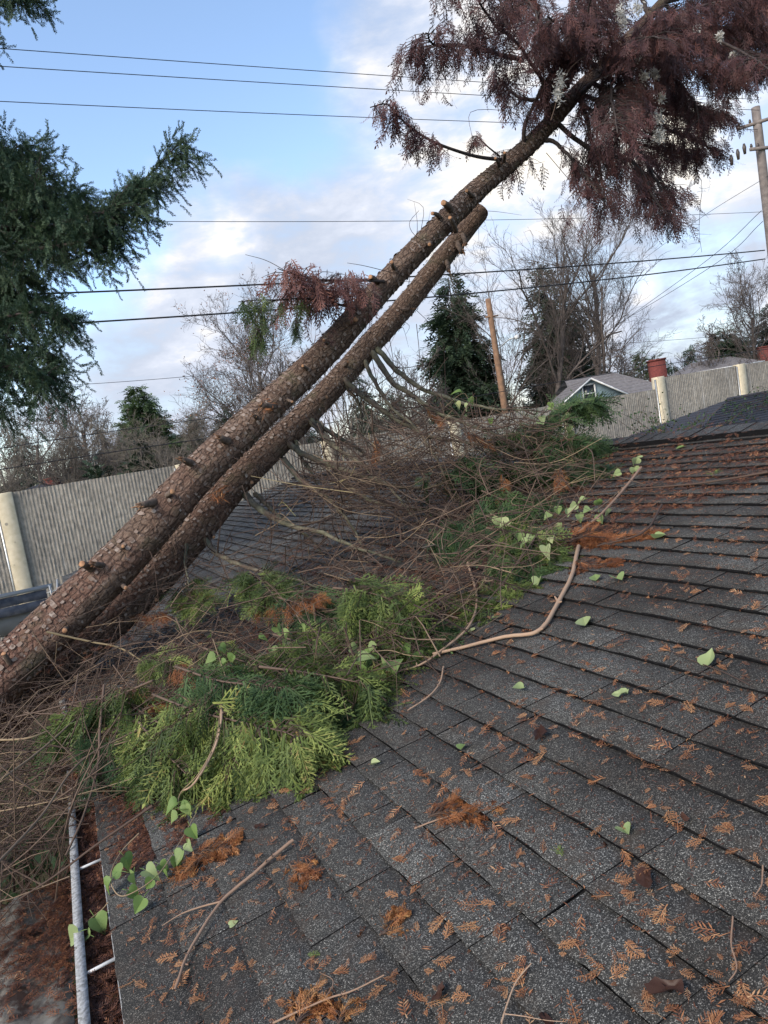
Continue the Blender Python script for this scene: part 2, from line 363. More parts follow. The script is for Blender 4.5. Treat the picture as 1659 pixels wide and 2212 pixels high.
# ================================================================== SETTING
g = MB()
xs = np.linspace(-400, 600, 60); ys = np.linspace(-200, 1200, 60)
V = []; Fc = []
for j, yy in enumerate(ys):
    for i, xx in enumerate(xs):
        V.append((xx, yy, .0 + (0 if yy < 150 else min(12, (yy - 150) * .02)) * (1 + .5 * math.sin(xx * .01 + 1))))
for j in range(59):
    for i in range(59): Fc.append((j * 60 + i, j * 60 + i + 1, (j + 1) * 60 + i + 1, (j + 1) * 60 + i))
g.add(V, Fc); meta(g.build('ground', 'ground'), kind='structure')
r = MB(); r.box((0, 29, .004), (260, 9, .008)); meta(r.build('road', 'asphalt'), kind='structure')
# ------------------------------------------------------------------ sound wall
FY = lambda x: 19.2 - (x + .83) * .036
wall = empty('concrete_fence', (0, 19.2, 0), 'tall ribbed concrete sound wall with tan posts running behind the house roof', 'fence')
tops = {-1: (ZC + .40), 0: ZC + .40, 1: ZC + .40, 2: ZC + .38, 3: ZC + .36, 4: ZC + .33, 5: ZC + .70, 6: ZC + .70, 7: ZC + .72}
postx = []
for px, py_ in ((8, 1073), (396, 1012), (700, 962), (960, 920), (1205, 888), (1398, 825), (1564, 797)): postx.append(PY(px, py_, 19.0)[0])
# even spacing along the wall, fitted to the posts seen in the photograph
nn = np.arange(7); kx, bx = np.polyfit(nn, postx, 1)
PX_ = {i: bx + kx * i for i in range(-2, 10)}
for i, v_ in zip((0, 1, 4, 5, 6), (postx[0], postx[1], postx[4], postx[5], postx[6])): PX_[i] = v_
def panel(x0, x1, top):
    nxx = int((x1 - x0) / .0142); nz = 70; X = np.linspace(x0, x1, nxx); Zz = np.linspace(0, top, nz)
    per = .085; ph = (X / per) % 1.0
    prof = .0060 * np.clip(np.sin(ph * 2 * math.pi) * 1.6, -1, 1)
    Y_ = FY(X)[None, :] - prof[None, :] * (1 + .0 * Zz[:, None])
    rough = rng.normal(0, 1, (nz, nxx)); k_ = np.array([.25, .5, .25])
    rough = np.apply_along_axis(lambda a: np.convolve(a, k_, 'same'), 0, rough)
    Y_ = Y_ - np.where(prof[None, :] > 0, np.clip(rough, -2, 2) * .008, rough * .002)
    V_ = np.stack([np.broadcast_to(X, Y_.shape), Y_, np.broadcast_to(Zz[:, None], Y_.shape)], -1).reshape(-1, 3)
    i = np.arange(nz - 1)[:, None] * nxx + np.arange(nxx - 1)[None, :]
    f = np.stack([i, i + 1, i + nxx + 1, i + nxx], -1).reshape(-1, 4)
    # a back sheet and a cap give the panel its thickness
    n0 = len(V_); bk = np.array([(x0, FY(x0) + .13, 0), (x1, FY(x1) + .13, 0), (x1, FY(x1) + .13, top), (x0, FY(x0) + .13, top), (x0, FY(x0) - .0, top), (x1, FY(x1) - .0, top)])
    V_ = np.vstack([V_, bk]); f = np.vstack([f, [[n0 + 1, n0, n0 + 3, n0 + 2], [n0 + 4, n0 + 5, n0 + 2, n0 + 3]]])
    link('panel', mesh_arrays('panel', V_, f.ravel(), np.full(len(f), 4)), 'ribbed_concrete', wall)
for i in range(-2, 9):
    a, c = PX_[i], PX_[i + 1]; top = tops.get(i, ZC + (.4 if i < 0 else .72))
    panel(a + .10, c - .10, top)
for i in range(-1, 9):
    x_ = PX_[i]; top = max(tops.get(i, ZC + .72), tops.get(i - 1, 0)) + (.04 if i in (5, 6) else .01)
    p = MB(); y_ = FY(x_); bw = .36
    v = []
    for z_ in (0, top - .02, top):
        e = .015 if z_ == top else 0
        for (dx, dy) in ((-bw / 2, .17), (-bw / 2, -.085), (-bw / 2 + .012, -.10), (bw / 2 - .012, -.10), (bw / 2, -.085), (bw / 2, .17)):
            v.append((x_ + dx * (1 - e * 3), y_ + dy * (1 - e * 3), z_))
    f = [(j * 6 + k, j * 6 + (k + 1) % 6, (j + 1) * 6 + (k + 1) % 6, (j + 1) * 6 + k) for j in range(2) for k in range(6)] + [tuple(12 + k for k in range(6))]
    p.add(v, f); post = p.build('post', 'post_concrete', wall)
    q = MB(); q.box((x_ - bw / 2 - .03, y_ - .03, top / 2 - .03), (.05, .05, top - .1)); q.build('steel_channel', 'galvanised', wall)
# ------------------------------------------------------------------ our house
house = empty('house', (2, 5, 0), 'house under the dark grey shingle roof that fills the foreground', 'house')
mb = MB(); EXP = .1375; nco = int((UR - UE) / EXP) + 2
for k in range(nco):
    u0 = UE if k == 0 else -.173 + (k - 1) * EXP; u1 = min((-.173 if k == 0 else u0 + EXP) + .004, UR)
    if u1 - u0 < .02: break
    s_ = S0 - rnd.random() * .3; high = rnd.random() < .5; base_w = .0140
    wav = [rnd.uniform(-1, 1) for _ in range(6)]
    while s_ < S1:
        ln = rnd.choice([.12, .16, .2, .24, .3, .36]) * rnd.uniform(.85, 1.2); e = min(s_ + ln, S1)
        high = not high if rnd.random() < .82 else high
        tl = .0026 if high else 0; tn = rnd.gauss(.58 if high else .42, .17); slant = rnd.uniform(-.006, .006)
        if (s_ + e) / 2 > 8.5: m_ = 1
        else: m_ = max(1, int((e - s_) / (.018 if e < 4 else .06)))
        ss = np.linspace(s_, e - .0012, m_ + 1)
        lo = []; hi = []; bt = []
        for j, q_ in enumerate(ss):
            du = .0018 * math.sin(q_ * 9 + wav[0] * 6) + .0015 * math.sin(q_ * 31 + wav[1] * 5) + rnd.uniform(-.0013, .0013)
            dw = .0016 * math.sin(q_ * 4 + wav[2] * 6) + rnd.uniform(-.0004, .0004)
            lo.append(RF(q_, u0 + du, base_w + tl + max(0, dw))); hi.append(RF(q_ + slant * (1 if j else 1), u1, tl * .9 + .0002)); bt.append(RF(q_, u0 + du + .010, -.003))
        n_ = len(ss); v = lo + hi + bt
        f = [(j, j + 1, n_ + j + 1, n_ + j) for j in range(n_ - 1)]
        mb.add(v, f, min(1, max(0, tn)), 0)
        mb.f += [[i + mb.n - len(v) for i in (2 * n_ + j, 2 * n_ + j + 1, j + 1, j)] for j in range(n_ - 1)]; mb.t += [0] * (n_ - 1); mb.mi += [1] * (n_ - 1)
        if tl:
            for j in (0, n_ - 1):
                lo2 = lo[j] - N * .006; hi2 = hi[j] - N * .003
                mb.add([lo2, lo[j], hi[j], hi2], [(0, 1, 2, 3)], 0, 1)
        s_ = e
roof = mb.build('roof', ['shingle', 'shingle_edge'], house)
# deck under the shingles, far slope, ridge vent
dk = MB()
dk.add([RF(S0, UE, -.004), RF(S1, UE, -.004), RF(S1, UR, -.004), RF(S0, UR, -.004), RF(S0, UE, -.03), RF(S1, UE, -.03), RF(S1, UR, -.03), RF(S0, UR, -.03)],
       [(0, 1, 2, 3), (7, 6, 5, 4), (0, 4, 5, 1), (1, 5, 6, 2), (3, 7, 4, 0)])
rx = RF(0, UR)[0]; rz = RF(0, UR)[2]; far = np.array([math.cos(TH), 0, -math.sin(TH)])
R0 = lambda s_: RF(s_, UR, -.004)
dk.add([R0(S0), R0(S1), R0(S1) + far * 4.2, R0(S0) + far * 4.2], [(0, 1, 2, 3)]); dk.build('roof_deck', 'shingle_edge', house)
rv = MB(); s_ = S0
while s_ < S1:
    e = s_ + .14; zj = rnd.uniform(-.002, .002); tn = rnd.uniform(.5, .9)
    prof = [(-.15, -.002), (-.15, .050), (0, .058), (.15, .050), (.15, -.002)]
    def rp(a, t_, s1_):
        dirn = U if a < 0 else far; nrm = N if a < 0 else np.array([math.sin(TH), 0, math.cos(TH)])
        return RF(s1_, UR) + (dirn * abs(a) * (-1 if a < 0 else 1)) + nrm * t_
    rr_ = [rp(a, t_ + zj, s_) for a, t_ in prof] + [rp(a, t_ + zj - .004, e + .004) for a, t_ in prof]
    rv.add(rr_, [(1, 2, 7, 6), (2, 3, 8, 7)], tn, 0); rv.add(rr_, [(0, 1, 6, 5), (3, 4, 9, 8)], .1, 1); rv.add(rr_, [(0, 1, 2, 3, 4)], .1, 1)
    s_ = e
rv.build('ridge_cap', ['shingle', 'shingle_edge'], house)
ex, ez = RF(0, UE)[0], RF(0, UE)[2]
wl = MB(); wl.box((ex + .55, (S0 + S1) / 2, (ez - .25) / 2), (.12, S1 - S0 - .8, ez - .25)); wl.box((ex + 7.9, (S0 + S1) / 2, (ez - .25) / 2), (.12, S1 - S0 - .8, ez - .25))
gz = [(ex + .5, S1 - .4, 0), (ex + 7.9, S1 - .4, 0), (ex + 7.9, S1 - .4, ez - .1), (rx, S1 - .4, rz - .12), (ex + .5, S1 - .4, ez - .1)]
wl.add(gz, [(0, 1, 2, 3, 4)]); wl.add([(a, S0 + .4, c) for a, _, c in gz], [(4, 3, 2, 1, 0)]); wl.build('wall', 'house_wall', house)
fs = MB(); fs.box((ex + .012, (S0 + S1) / 2, ez - .125), (.024, S1 - S0, .18)); fs.box((ex + .3, (S0 + S1) / 2, ez - .225), (.52, S1 - S0, .012)); fs.build('fascia', 'grey_board', house)
rk = MB(); rk.add([RF(S1 + .004, UE, -.01), RF(S1 + .004, UR, -.01), RF(S1 + .004, UR, -.17), RF(S1 + .004, UE, -.17)], [(0, 1, 2, 3)]); rk.build('rake_board', 'grey_board', house)
GW = .105
gt = MB(); P_ = [(-.002, .0), (-.002, -.105), (-.075, -.105), (-.085, -.07), (-GW + .012, -.035), (-GW - .002, -.022), (-GW - .002, -.002), (-GW + .026, .001), (-GW + .026, -.010), (-GW + .023, -.002), (-GW + .004, -.020), (-.082, -.068), (-.073, -.1), (-.006, -.1), (-.006, 0)]
gs0, gs1 = S0, S1; n_ = len(P_)
v = []
ks = np.linspace(gs0, gs1, 60)
for q_ in ks:
    wob_ = .002 * math.sin(q_ * 2.1)
    for a, c in P_: v.append((ex + a + wob_, q_, ez - .018 + c))
f = [(j * n_ + i, j * n_ + (i + 1) % n_, (j + 1) * n_ + (i + 1) % n_, (j + 1) * n_ + i) for j in range(len(ks) - 1) for i in range(n_)]
gt.add(v, f); gut = gt.build('gutter', 'gutter_metal', house)
for q_ in np.arange(-3.4, 13, .61):
    if q_ > 5.5: continue
    h_ = MB(); h_.tube([(ex + .02, q_ + .012, ez - .022), (ex - GW + .01, q_, ez - .026)], .0048, 6); h_.build('gutter_spike', 'white_trim', gut)
# ------------------------------------------------------------------ patio cover below the gutter
za = ez - .30
pa = PZ(0, 1973, za); pb = PZ(140, 1888, za); py1 = (pa[1] + pb[1]) / 2
pat = empty('patio_cover', (ex - 1.6, py1 - 2, 0), 'low pale sheet roof strewn with dead cedar bits beside the gutter', 'patio cover')
p = MB(); nx_ = 90; W_ = 3.0
v = []
for yy in (-3.5, py1):
    for i in range(nx_ + 1):
        xx = ex - .16 - W_ * i / nx_; v.append((xx, yy + (.02 * math.sin(i * .5) if yy > 0 else 0), za + .012 * math.sin(i * 2 * math.pi / 4.5) - .04 * i / nx_))
v += [(a[0], a[1], a[2] - .018) for a in v]
m2 = nx_ + 1
f = [(i, i + 1, m2 + i + 1, m2 + i) for i in range(nx_)] + [(2 * m2 + i, 3 * m2 + i, 3 * m2 + i + 1, 2 * m2 + i + 1) for i in range(nx_)] + [(m2 + i, m2 + i + 1, 3 * m2 + i + 1, 3 * m2 + i) for i in range(nx_)]
p.add(v, f); p.build('roof_sheet', 'patio_sheet', pat)
p = MB(); p.box((ex - .16 - W_ / 2, py1 - .12, za - .11), (W_, .05, .14)); p.build('beam', 'grey_board', pat)
for xx in (ex - .35, ex - 3.0):
    p = MB(); p.box((xx, py1 - .12, (za - .18) / 2), (.09, .09, za - .18)); p.build('post', 'grey_board', pat)
# ------------------------------------------------------------------ carport edge at the left
cy_ = 9.6
a0 = PY(-10, 1293, cy_); a1 = PY(102, 1268, cy_)
cp = empty('carport', (a1[0] - 1.5, cy_ + 1.2, 0), 'weathered blue-grey timber carport edge below the sound wall at far left', 'carport')
zt = (a0[2] + a1[2]) / 2; x1 = a1[0]
p = MB(); p.box((x1 - 2.0, cy_ + .10, zt), (4.1, .30, .02)); p.build('roof_sheet', 'grey_board', cp)
p = MB()
for j in range(2): p.box((x1 - 2.02, cy_ + .0 - .01 * j, zt - .075 - j * .115), (4.0, .045, .105))
p.build('fascia_plank', 'weathered_wood', cp)
p = MB(); p.box((x1 - 2.06, cy_ + .06, zt - .36), (3.95, .05, .24)); p.build('lower_board', 'grey_board', cp)
p = MB(); p.tube([(x1 + .03, cy_ - .06, zt + .03), (x1 + .03, cy_ - .06, zt - .5)], .012, 8)
p.tube([(x1 - .02, cy_ - .06, zt - .06), (x1 + .3, cy_ - .05, zt - .05)], .008, 6); p.tube([(x1 - .02, cy_ - .06, zt - .16), (x1 + .3, cy_ - .05, zt - .15)], .008, 6); p.build('pipe_bracket', 'galvanised', cp)
p = MB()
for xx in (x1 - .1, x1 - 3.8): p.box((xx, cy_ + .2, (zt - .5) / 2), (.1, .1, zt - .5))
p.build('post', 'grey_board', cp)
# ------------------------------------------------------------------ neighbour's dark roof in front of the wall
def shingled(mb_, A, B, C, D, rows, jag=.01, mi=0):
    A, B, C, D = map(lambda z: np.asarray(z, float), (A, B, C, D)); nrm = unit(np.cross(B - A, D - A)); nrm = nrm if nrm[2] > 0 else -nrm
    for k in range(rows):
        t0, t1 = k / rows, (k + 1) / rows
        a, c = A + (D - A) * t0 + nrm * jag, B + (C - B) * t0 + nrm * jag; d_, e_ = A + (D - A) * t1, B + (C - B) * t1
        mb_.add([a, c, e_, d_, a - nrm * (jag + .004), c - nrm * (jag + .004)], [(0, 1, 2, 3), (4, 5, 1, 0)], rnd.random(), mi)
nb = empty('neighbour_house', PY(1700, 940, 14.5) * [1, 1, 0], 'neighbouring building with near-black bramble-tangled hip roof in front of the sound wall', 'house')
NA = PY(1470, 975, 11.5); NT = PY(1572, 864, 13.5); NT2 = NT + np.array([9, 0, 0.0]); NBt = NA + np.array([11, 0, 0])
p = MB(); shingled(p, NA, NBt, NT2, NT, 17, .02); 
NL = NA + np.array([0, 4, 0]); shingled(p, NL, NA, NT, NT + np.array([0, .01, 0]), 17, .02); p.add([NL, NT, NT2, NBt + np.array([0, 4, 0])], [(0, 1, 2, 3)])
p.build('roof', 'neighbour_shingle', nb)
p = MB(); c_ = (NA + NBt) / 2; p.box((c_[0] + .3, c_[1] + 2.0, (NA[2] - .1) / 2), (10, 3.2, NA[2] - .1)); p.build('wall', 'house_wall', nb)
p = MB(); p.tube([NT + [0, 0, .02], NT2 + [0, 0, .02]], .05, 6); p.build('ridge_cap', 'neighbour_shingle', nb)
# ------------------------------------------------------------------ bark tubes with real relief and UVs
def bark_tube(name, cl, rad, parent, k=40, seg=220, relief=.010, mats='bark'):
    cl = spline(cl, seg); rad = np.interp(np.linspace(0, 1, seg), np.linspace(0, 1, len(rad)), rad)
    pts, tg, a, c = frames(cl); L = np.concatenate(([0], np.cumsum(np.linalg.norm(np.diff(cl, axis=0), axis=1))))
    th = np.linspace(0, 2 * math.pi, k + 1)
    ph = rng.uniform(0, 6, 8)
    T_, Lg = np.meshgrid(th, L); R_ = rad[:, None] * (1 + .035 * np.sin(2 * T_ + ph[0] + Lg * .7) + .02 * np.sin(3 * T_ + ph[1] - Lg * 1.3) + .012 * np.sin(5 * T_ + Lg * 2 + ph[2]))
    nz = rng.normal(0, 1, (seg, k)); nz = (nz + np.roll(nz, 1, 0) + np.roll(nz, -1, 0)) / 3; nz = np.hstack([nz, nz[:, :1]])
    R_ = R_ + nz * relief * (rad[:, None] / .18) * .5
    V_ = pts[:, None] + R_[..., None] * (np.cos(T_)[..., None] * a[:, None] + np.sin(T_)[..., None] * c[:, None])
    uv = np.stack([np.broadcast_to(L[:, None], T_.shape), T_ / (2 * math.pi) * (2 * math.pi * rad.mean())], -1).reshape(-1, 2)
    kk = k + 1; i = np.arange(seg - 1)[:, None] * kk + np.arange(k)[None, :]
    f = np.stack([i, i + 1, i + kk + 1, i + kk], -1).reshape(-1, 4)
    o = link(name, mesh_arrays(name, V_.reshape(-1, 3), f.ravel(), np.full(len(f), 4), None, uv, True), mats, parent)
    return o, cl, rad, (pts, tg, a, c)
def flakes(parent, fr, rad, n, size=(.018, .036), lo=.0, hi=1.0, name='bark_scale'):
    pts, tg, a, c = fr; m_ = len(pts); Q = []; tn = []
    for _ in range(n):
        i = int((lo + (hi - lo) * rnd.random()) * (m_ - 2)); th = rnd.uniform(0, 2 * math.pi)
        o_ = math.cos(th) * a[i] + math.sin(th) * c[i]; sd_ = -math.sin(th) * a[i] + math.cos(th) * c[i]
        p_ = pts[i] + o_ * (rad[i] * 1.012 + .001); l = rnd.uniform(*size); w_ = l * rnd.uniform(.7, 1.15); up = rnd.uniform(.003, .009); d_ = -tg[i]
        d_ = unit(d_ + sd_ * rnd.uniform(-.25, .25)); s2 = unit(np.cross(o_, d_))
        m1 = p_ + d_ * l * .55 + o_ * up * .35
        Q.append([p_ - s2 * w_ * .42, p_ + s2 * w_ * .42, m1 + s2 * w_ * .5, m1 - s2 * w_ * .5])
        e1 = p_ + d_ * l + o_ * up
        Q.append([m1 - s2 * w_ * .5, m1 + s2 * w_ * .5, e1 + s2 * w_ * rnd.uniform(.25, .45), e1 - s2 * w_ * rnd.uniform(.25, .45)])
        t = rnd.uniform(.05, .95); tn += [t, min(1, t + .08)]
    return link(name, quads_mesh(name, np.array(Q), tn), 'bark_flake', parent)
T1Y, T2Y = 5.1, 5.42
c1 = [(-420, 1880), (-200, 1668), (-6, 1472), (132, 1337), (271, 1201), (416, 1038), (508, 946), (591, 868), (707, 756), (850, 594), (980, 461), (1040, 403), (1150, 308), (1240, 207), (1330, 112), (1430, 5), (1520, -100), (1600, -220)]
w1 = [130, 118, 108, 101, 94, 86, 81, 77, 72, 63, 56, 51, 43, 36, 30, 23, 15, 9]
P1 = [PY(x, y, T1Y) for x, y in c1]; R1 = [k_ * w_ / 2 / F * (p_ - CAM) @ FWD for w_, p_, k_ in zip(w1, P1, [1.02] * 4 + [1.0, .96, .92, .88] + [.83] * 12)]
c2 = [(-320, 1830), (-60, 1610), (100, 1468), (230, 1348), (340, 1242), (418, 1155), (503, 1050), (590, 964), (648, 909), (725, 829), (801, 743), (880, 655), (955, 560), (1037, 457)]
w2 = [108, 98, 90, 84, 78, 74, 70, 67, 64, 61, 57, 54, 51, 46]
P2 = [PY(x, y, T2Y) for x, y in c2]; R2 = [k_ * w_ / 2 / F * (p_ - CAM) @ FWD for w_, p_, k_ in zip(w2, P2, [1.0] * 5 + [.97, .94, .90] + [.86] * 8)]
def lim(P, R):                                     # run the base down to the ground instead of below it
    P = list(P); R = list(R)
    while P[1][2] < .3: P.pop(0); R.pop(0)
    if P[0][2] < 0 or True:
        d = P[0] - P[1]; d = d / -d[2] if d[2] < 0 else d; P.insert(0, P[0] + unit(P[0] - P[1]) * max(.2, P[0][2] / .68)); R.insert(0, R[0] * 1.12)
    return P, R
P1, R1 = lim(P1, R1); P2, R2 = lim(P2, R2)
tree1 = empty('fallen_cedar', (P1[0][0], P1[0][1], 0), 'thick leaning red-barked cedar trunk with dead rust-coloured crown at upper right', 'fallen tree')
tree2 = empty('broken_cedar', (P2[0][0], P2[0][1], 0), 'thinner sawn-off leaning trunk just below the crowned cedar, its bare limbs arching onto the roof', 'fallen tree')
tk1, cl1, rd1, fr1 = bark_tube('trunk', P1, R1, tree1)
tk2, cl2, rd2, fr2 = bark_tube('trunk', P2, R2, tree2, 36, 190)
flakes(tree1, fr1, rd1, 3600, (.012, .032), lo=.0, hi=.78); flakes(tree2, fr2, rd2, 2200, (.010, .026), lo=0, hi=.97)
def disc(P, d, r_, parent, name='cut_face', thick=.012):
    d = unit(d); mb_ = MB(); pts, tg, a, c = frames([P, P + d * thick]); k = 18; v = []
    for z_, rr2 in ((0, r_ * 1.0), (thick * .7, r_ * .97), (thick, r_ * .9)):
        for j in range(k): t = 2 * math.pi * j / k; v.append(P + d * z_ + (math.cos(t) * a[0] + math.sin(t) * c[0]) * rr2 * (1 + .04 * math.sin(3 * t)))
    v.append(P + d * thick * 1.1)
    f = [(q_ * k + j, q_ * k + (j + 1) % k, (q_ + 1) * k + (j + 1) % k, (q_ + 1) * k + j) for q_ in range(2) for j in range(k)] + [(2 * k + j, 2 * k + (j + 1) % k, 3 * k) for j in range(k)]
    mb_.add(v, f); return mb_.build(name, 'cut_wood', parent)
disc(P2[-1], P2[-1] - P2[-2], R2[-1] * .98, tree2)
def stub(parent, Y, p0, p1, wpx, dy=-.12, torn=False):
    if abs(p0[0] - p1[0]) + abs(p0[1] - p1[1]) < 28: wpx *= .62
    a = PY(p0[0], p0[1], Y + dy * .3); c = PY(p1[0], p1[1], Y + dy); d_ = (a - CAM) @ FWD; r_ = wpx / 2 / F * d_
    pts = spline([a, (a + c) / 2 + rvec(.006), c], 6); mb_ = MB(); mb_.tube(pts, np.linspace(r_ * 1.25, r_ * .85, 6), 9)
    o = mb_.build('branch_stub', 'stub_bark', parent, True)
    if torn:
        q = MB(); dd = unit(c - a)
        for _ in range(7):
            o_ = rvec(r_ * .4); q.tube([c - dd * .01 + o_, c + dd * rnd.uniform(.02, .06) + o_ * 1.5 + rvec(.006)], [r_ * .3, .0012], 4)
        q.build('torn_wood', 'cut_wood', o)
    else:
        q = disc(c, c - a, r_ * .84, o, thick=.004)
for a, c, w_, t in [((338, 1085), (303, 1092), 16, 1), ((205, 1235), (177, 1218), 16, 0), ((232, 1222), (203, 1218), 13, 1), ((415, 1002), (394, 992), 14, 1), ((362, 1070), (372, 1062), 20, 0),
                    ((598, 880), (565, 876), 13, 1), ((500, 952), (474, 944), 16, 1), ((950, 470), (934, 461), 14, 0), ((972, 455), (958, 438), 14, 0), ((1022, 425), (1008, 412), 13, 0), ((1088, 350), (1090, 330), 11, 0), ((1078, 360), (1070, 342), 11, 0),
                    ((852, 580), (846, 566), 14, 0), ((668, 800), (654, 790), 12, 0), ((750, 700), (768, 690), 12, 0), ((150, 1352), (140, 1362), 20, 0), ((262, 1260), (272, 1270), 16, 0), ((262, 1190), (266, 1180), 15, 0), ((815, 612), (800, 598), 11, 0),
                    ((985, 500), (972, 470), 9, 0), ((560, 905), (548, 898), 15, 1), ((712, 745), (700, 735), 12, 0), ((615, 860), (632, 868), 10, 0), ((40, 1470), (8, 1412), 12, 0), ((930, 520), (928, 528), 14, 0)]:
    stub(tree1, T1Y, a, c, w_, -.20, t)
for a, c, w_, t in [((862, 670), (886, 668), 12, 1), ((690, 866), (706, 858), 13, 0), ((985, 520), (998, 545), 11, 1), ((998, 505), (1006, 528), 10, 1), ((960, 560), (968, 585), 10, 1), ((540, 1050), (544, 1042), 14, 0), ((330, 1300), (338, 1296), 14, 0), ((740, 790), (752, 782), 12, 0), ((455, 1140), (462, 1160), 12, 0), ((20, 1580), (60, 1505), 26, 0)]:
    stub(tree2, T2Y, a, c, w_, -.16, t)
# torn orange bark hanging on the trunk
def tear(px, py, Y, n, L, mname='orange_foliage'):
    P = PY(px, py, Y - .2); q = []; tn = []
    for _ in range(n):
        d = unit(np.array([rnd.uniform(-1, 1), rnd.uniform(-.4, 0), rnd.uniform(-1, .2)])); p0 = P + rvec(.02)
        q.append(diamond(p0 + rvec(.02), d, L * rnd.uniform(.5, 1.2), .005, rvec())); tn.append(rnd.random())
    link('torn_bark', quads_mesh('torn_bark', np.array(q), tn), mname, tree1)
tear(575, 880, T1Y, 26, .06); tear(470, 1066, T1Y, 60, .075); tear(705, 728, T1Y, 40, .10, 'dead_foliage')
# ------------------------------------------------------------------ arching limbs of the second trunk
limbs2 = [
 ([(743, 816), (785, 858), (832, 890), (880, 919), (928, 941), (995, 951), (1080, 962)], 15, 4.75),
 ([(813, 752), (865, 807), (912, 842), (995, 871), (1060, 885), (1150, 890)], 14, 4.6),
 ([(804, 762), (848, 823), (880, 848), (928, 880), (976, 906), (1060, 935), (1150, 978)], 15, 4.4),
 ([(788, 781), (816, 836), (848, 884), (890, 922), (940, 990), (975, 1060)], 11, 4.7),
 ([(669, 909), (698, 948), (730, 980), (756, 1005), (820, 1060), (880, 1130)], 16, 4.5),
 ([(679, 912), (727, 941), (781, 967), (817, 989), (900, 1010), (980, 1005)], 12, 5.3),
 ([(621, 954), (656, 983), (714, 1008), (768, 1028), (832, 1045), (890, 1056), (944, 1050), (1000, 1029), (1060, 1000)], 15, 4.5),
 ([(613, 992), (644, 1028), (688, 1063), (736, 1098), (770, 1150), (800, 1210)], 15, 4.5),
 ([(528, 1069), (557, 1098), (599, 1120), (640, 1140), (695, 1156), (736, 1172), (784, 1191), (860, 1215)], 17, 4.3),
 ([(551, 1063), (592, 1095), (644, 1130), (700, 1175)], 12, 5.0),
 ([(440, 1165), (470, 1200), (540, 1228), (620, 1255), (700, 1287)], 14, 4.3),
 ([(640, 954), (656, 1002), (669, 1034), (705, 1100)], 10, 5.2),
 ([(720, 1012), (752, 1050), (800, 1079), (912, 1101), (995, 1114), (1080, 1135)], 12, 4.2),
 ([(740, 820), (770, 880), (780, 940), (800, 1000)], 9, 5.3),
 ([(405, 1165), (402, 1215), (407, 1262)], 9, 4.9)]
limb_pts = []
for pl, wp, Ye in limbs2:
    n_ = len(pl); ys_ = np.linspace(T2Y - .08, Ye, n_); P = [PY(x, y, Yk) for (x, y), Yk in zip(pl, ys_)]
    P = [p_ if (su(p_)[2] > .03 or su(p_)[1] > UR) else p_ + N * (.03 - su(p_)[2]) for p_ in P]
    cl = spline(P, 40) + np.cumsum(rng.normal(0, .0034, (40, 3)), 0); d0 = (P[0] - CAM) @ FWD; r_ = .92 * wp / 2 / F * d0
    v, f = tube_vf(cl, np.linspace(r_ * 1.0, r_ * .26, 40) * (1 + .06 * np.sin(np.arange(40) * 2.3)), 9)
    mb_ = MB(); mb_.add(v, f); o = mb_.build('branch', 'limb', tree2, True); limb_pts.append((cl, r_))
    tw = Twigs(4)
    for _ in range(26):
        i = rnd.randint(5, 38); p_ = cl[i]; d = unit(rvec() + np.array([0, -.3, -.2])); L = rnd.uniform(.12, .5)
        tw.add(spline([p_, p_ + d * L * .5 + rvec(.02), p_ + d * L + rvec(.05) + np.array([0, 0, .05])], 6), r_ * .22, .0012, rnd.uniform(0, .5))
    tw.build('side_twigs', 'twig', o)
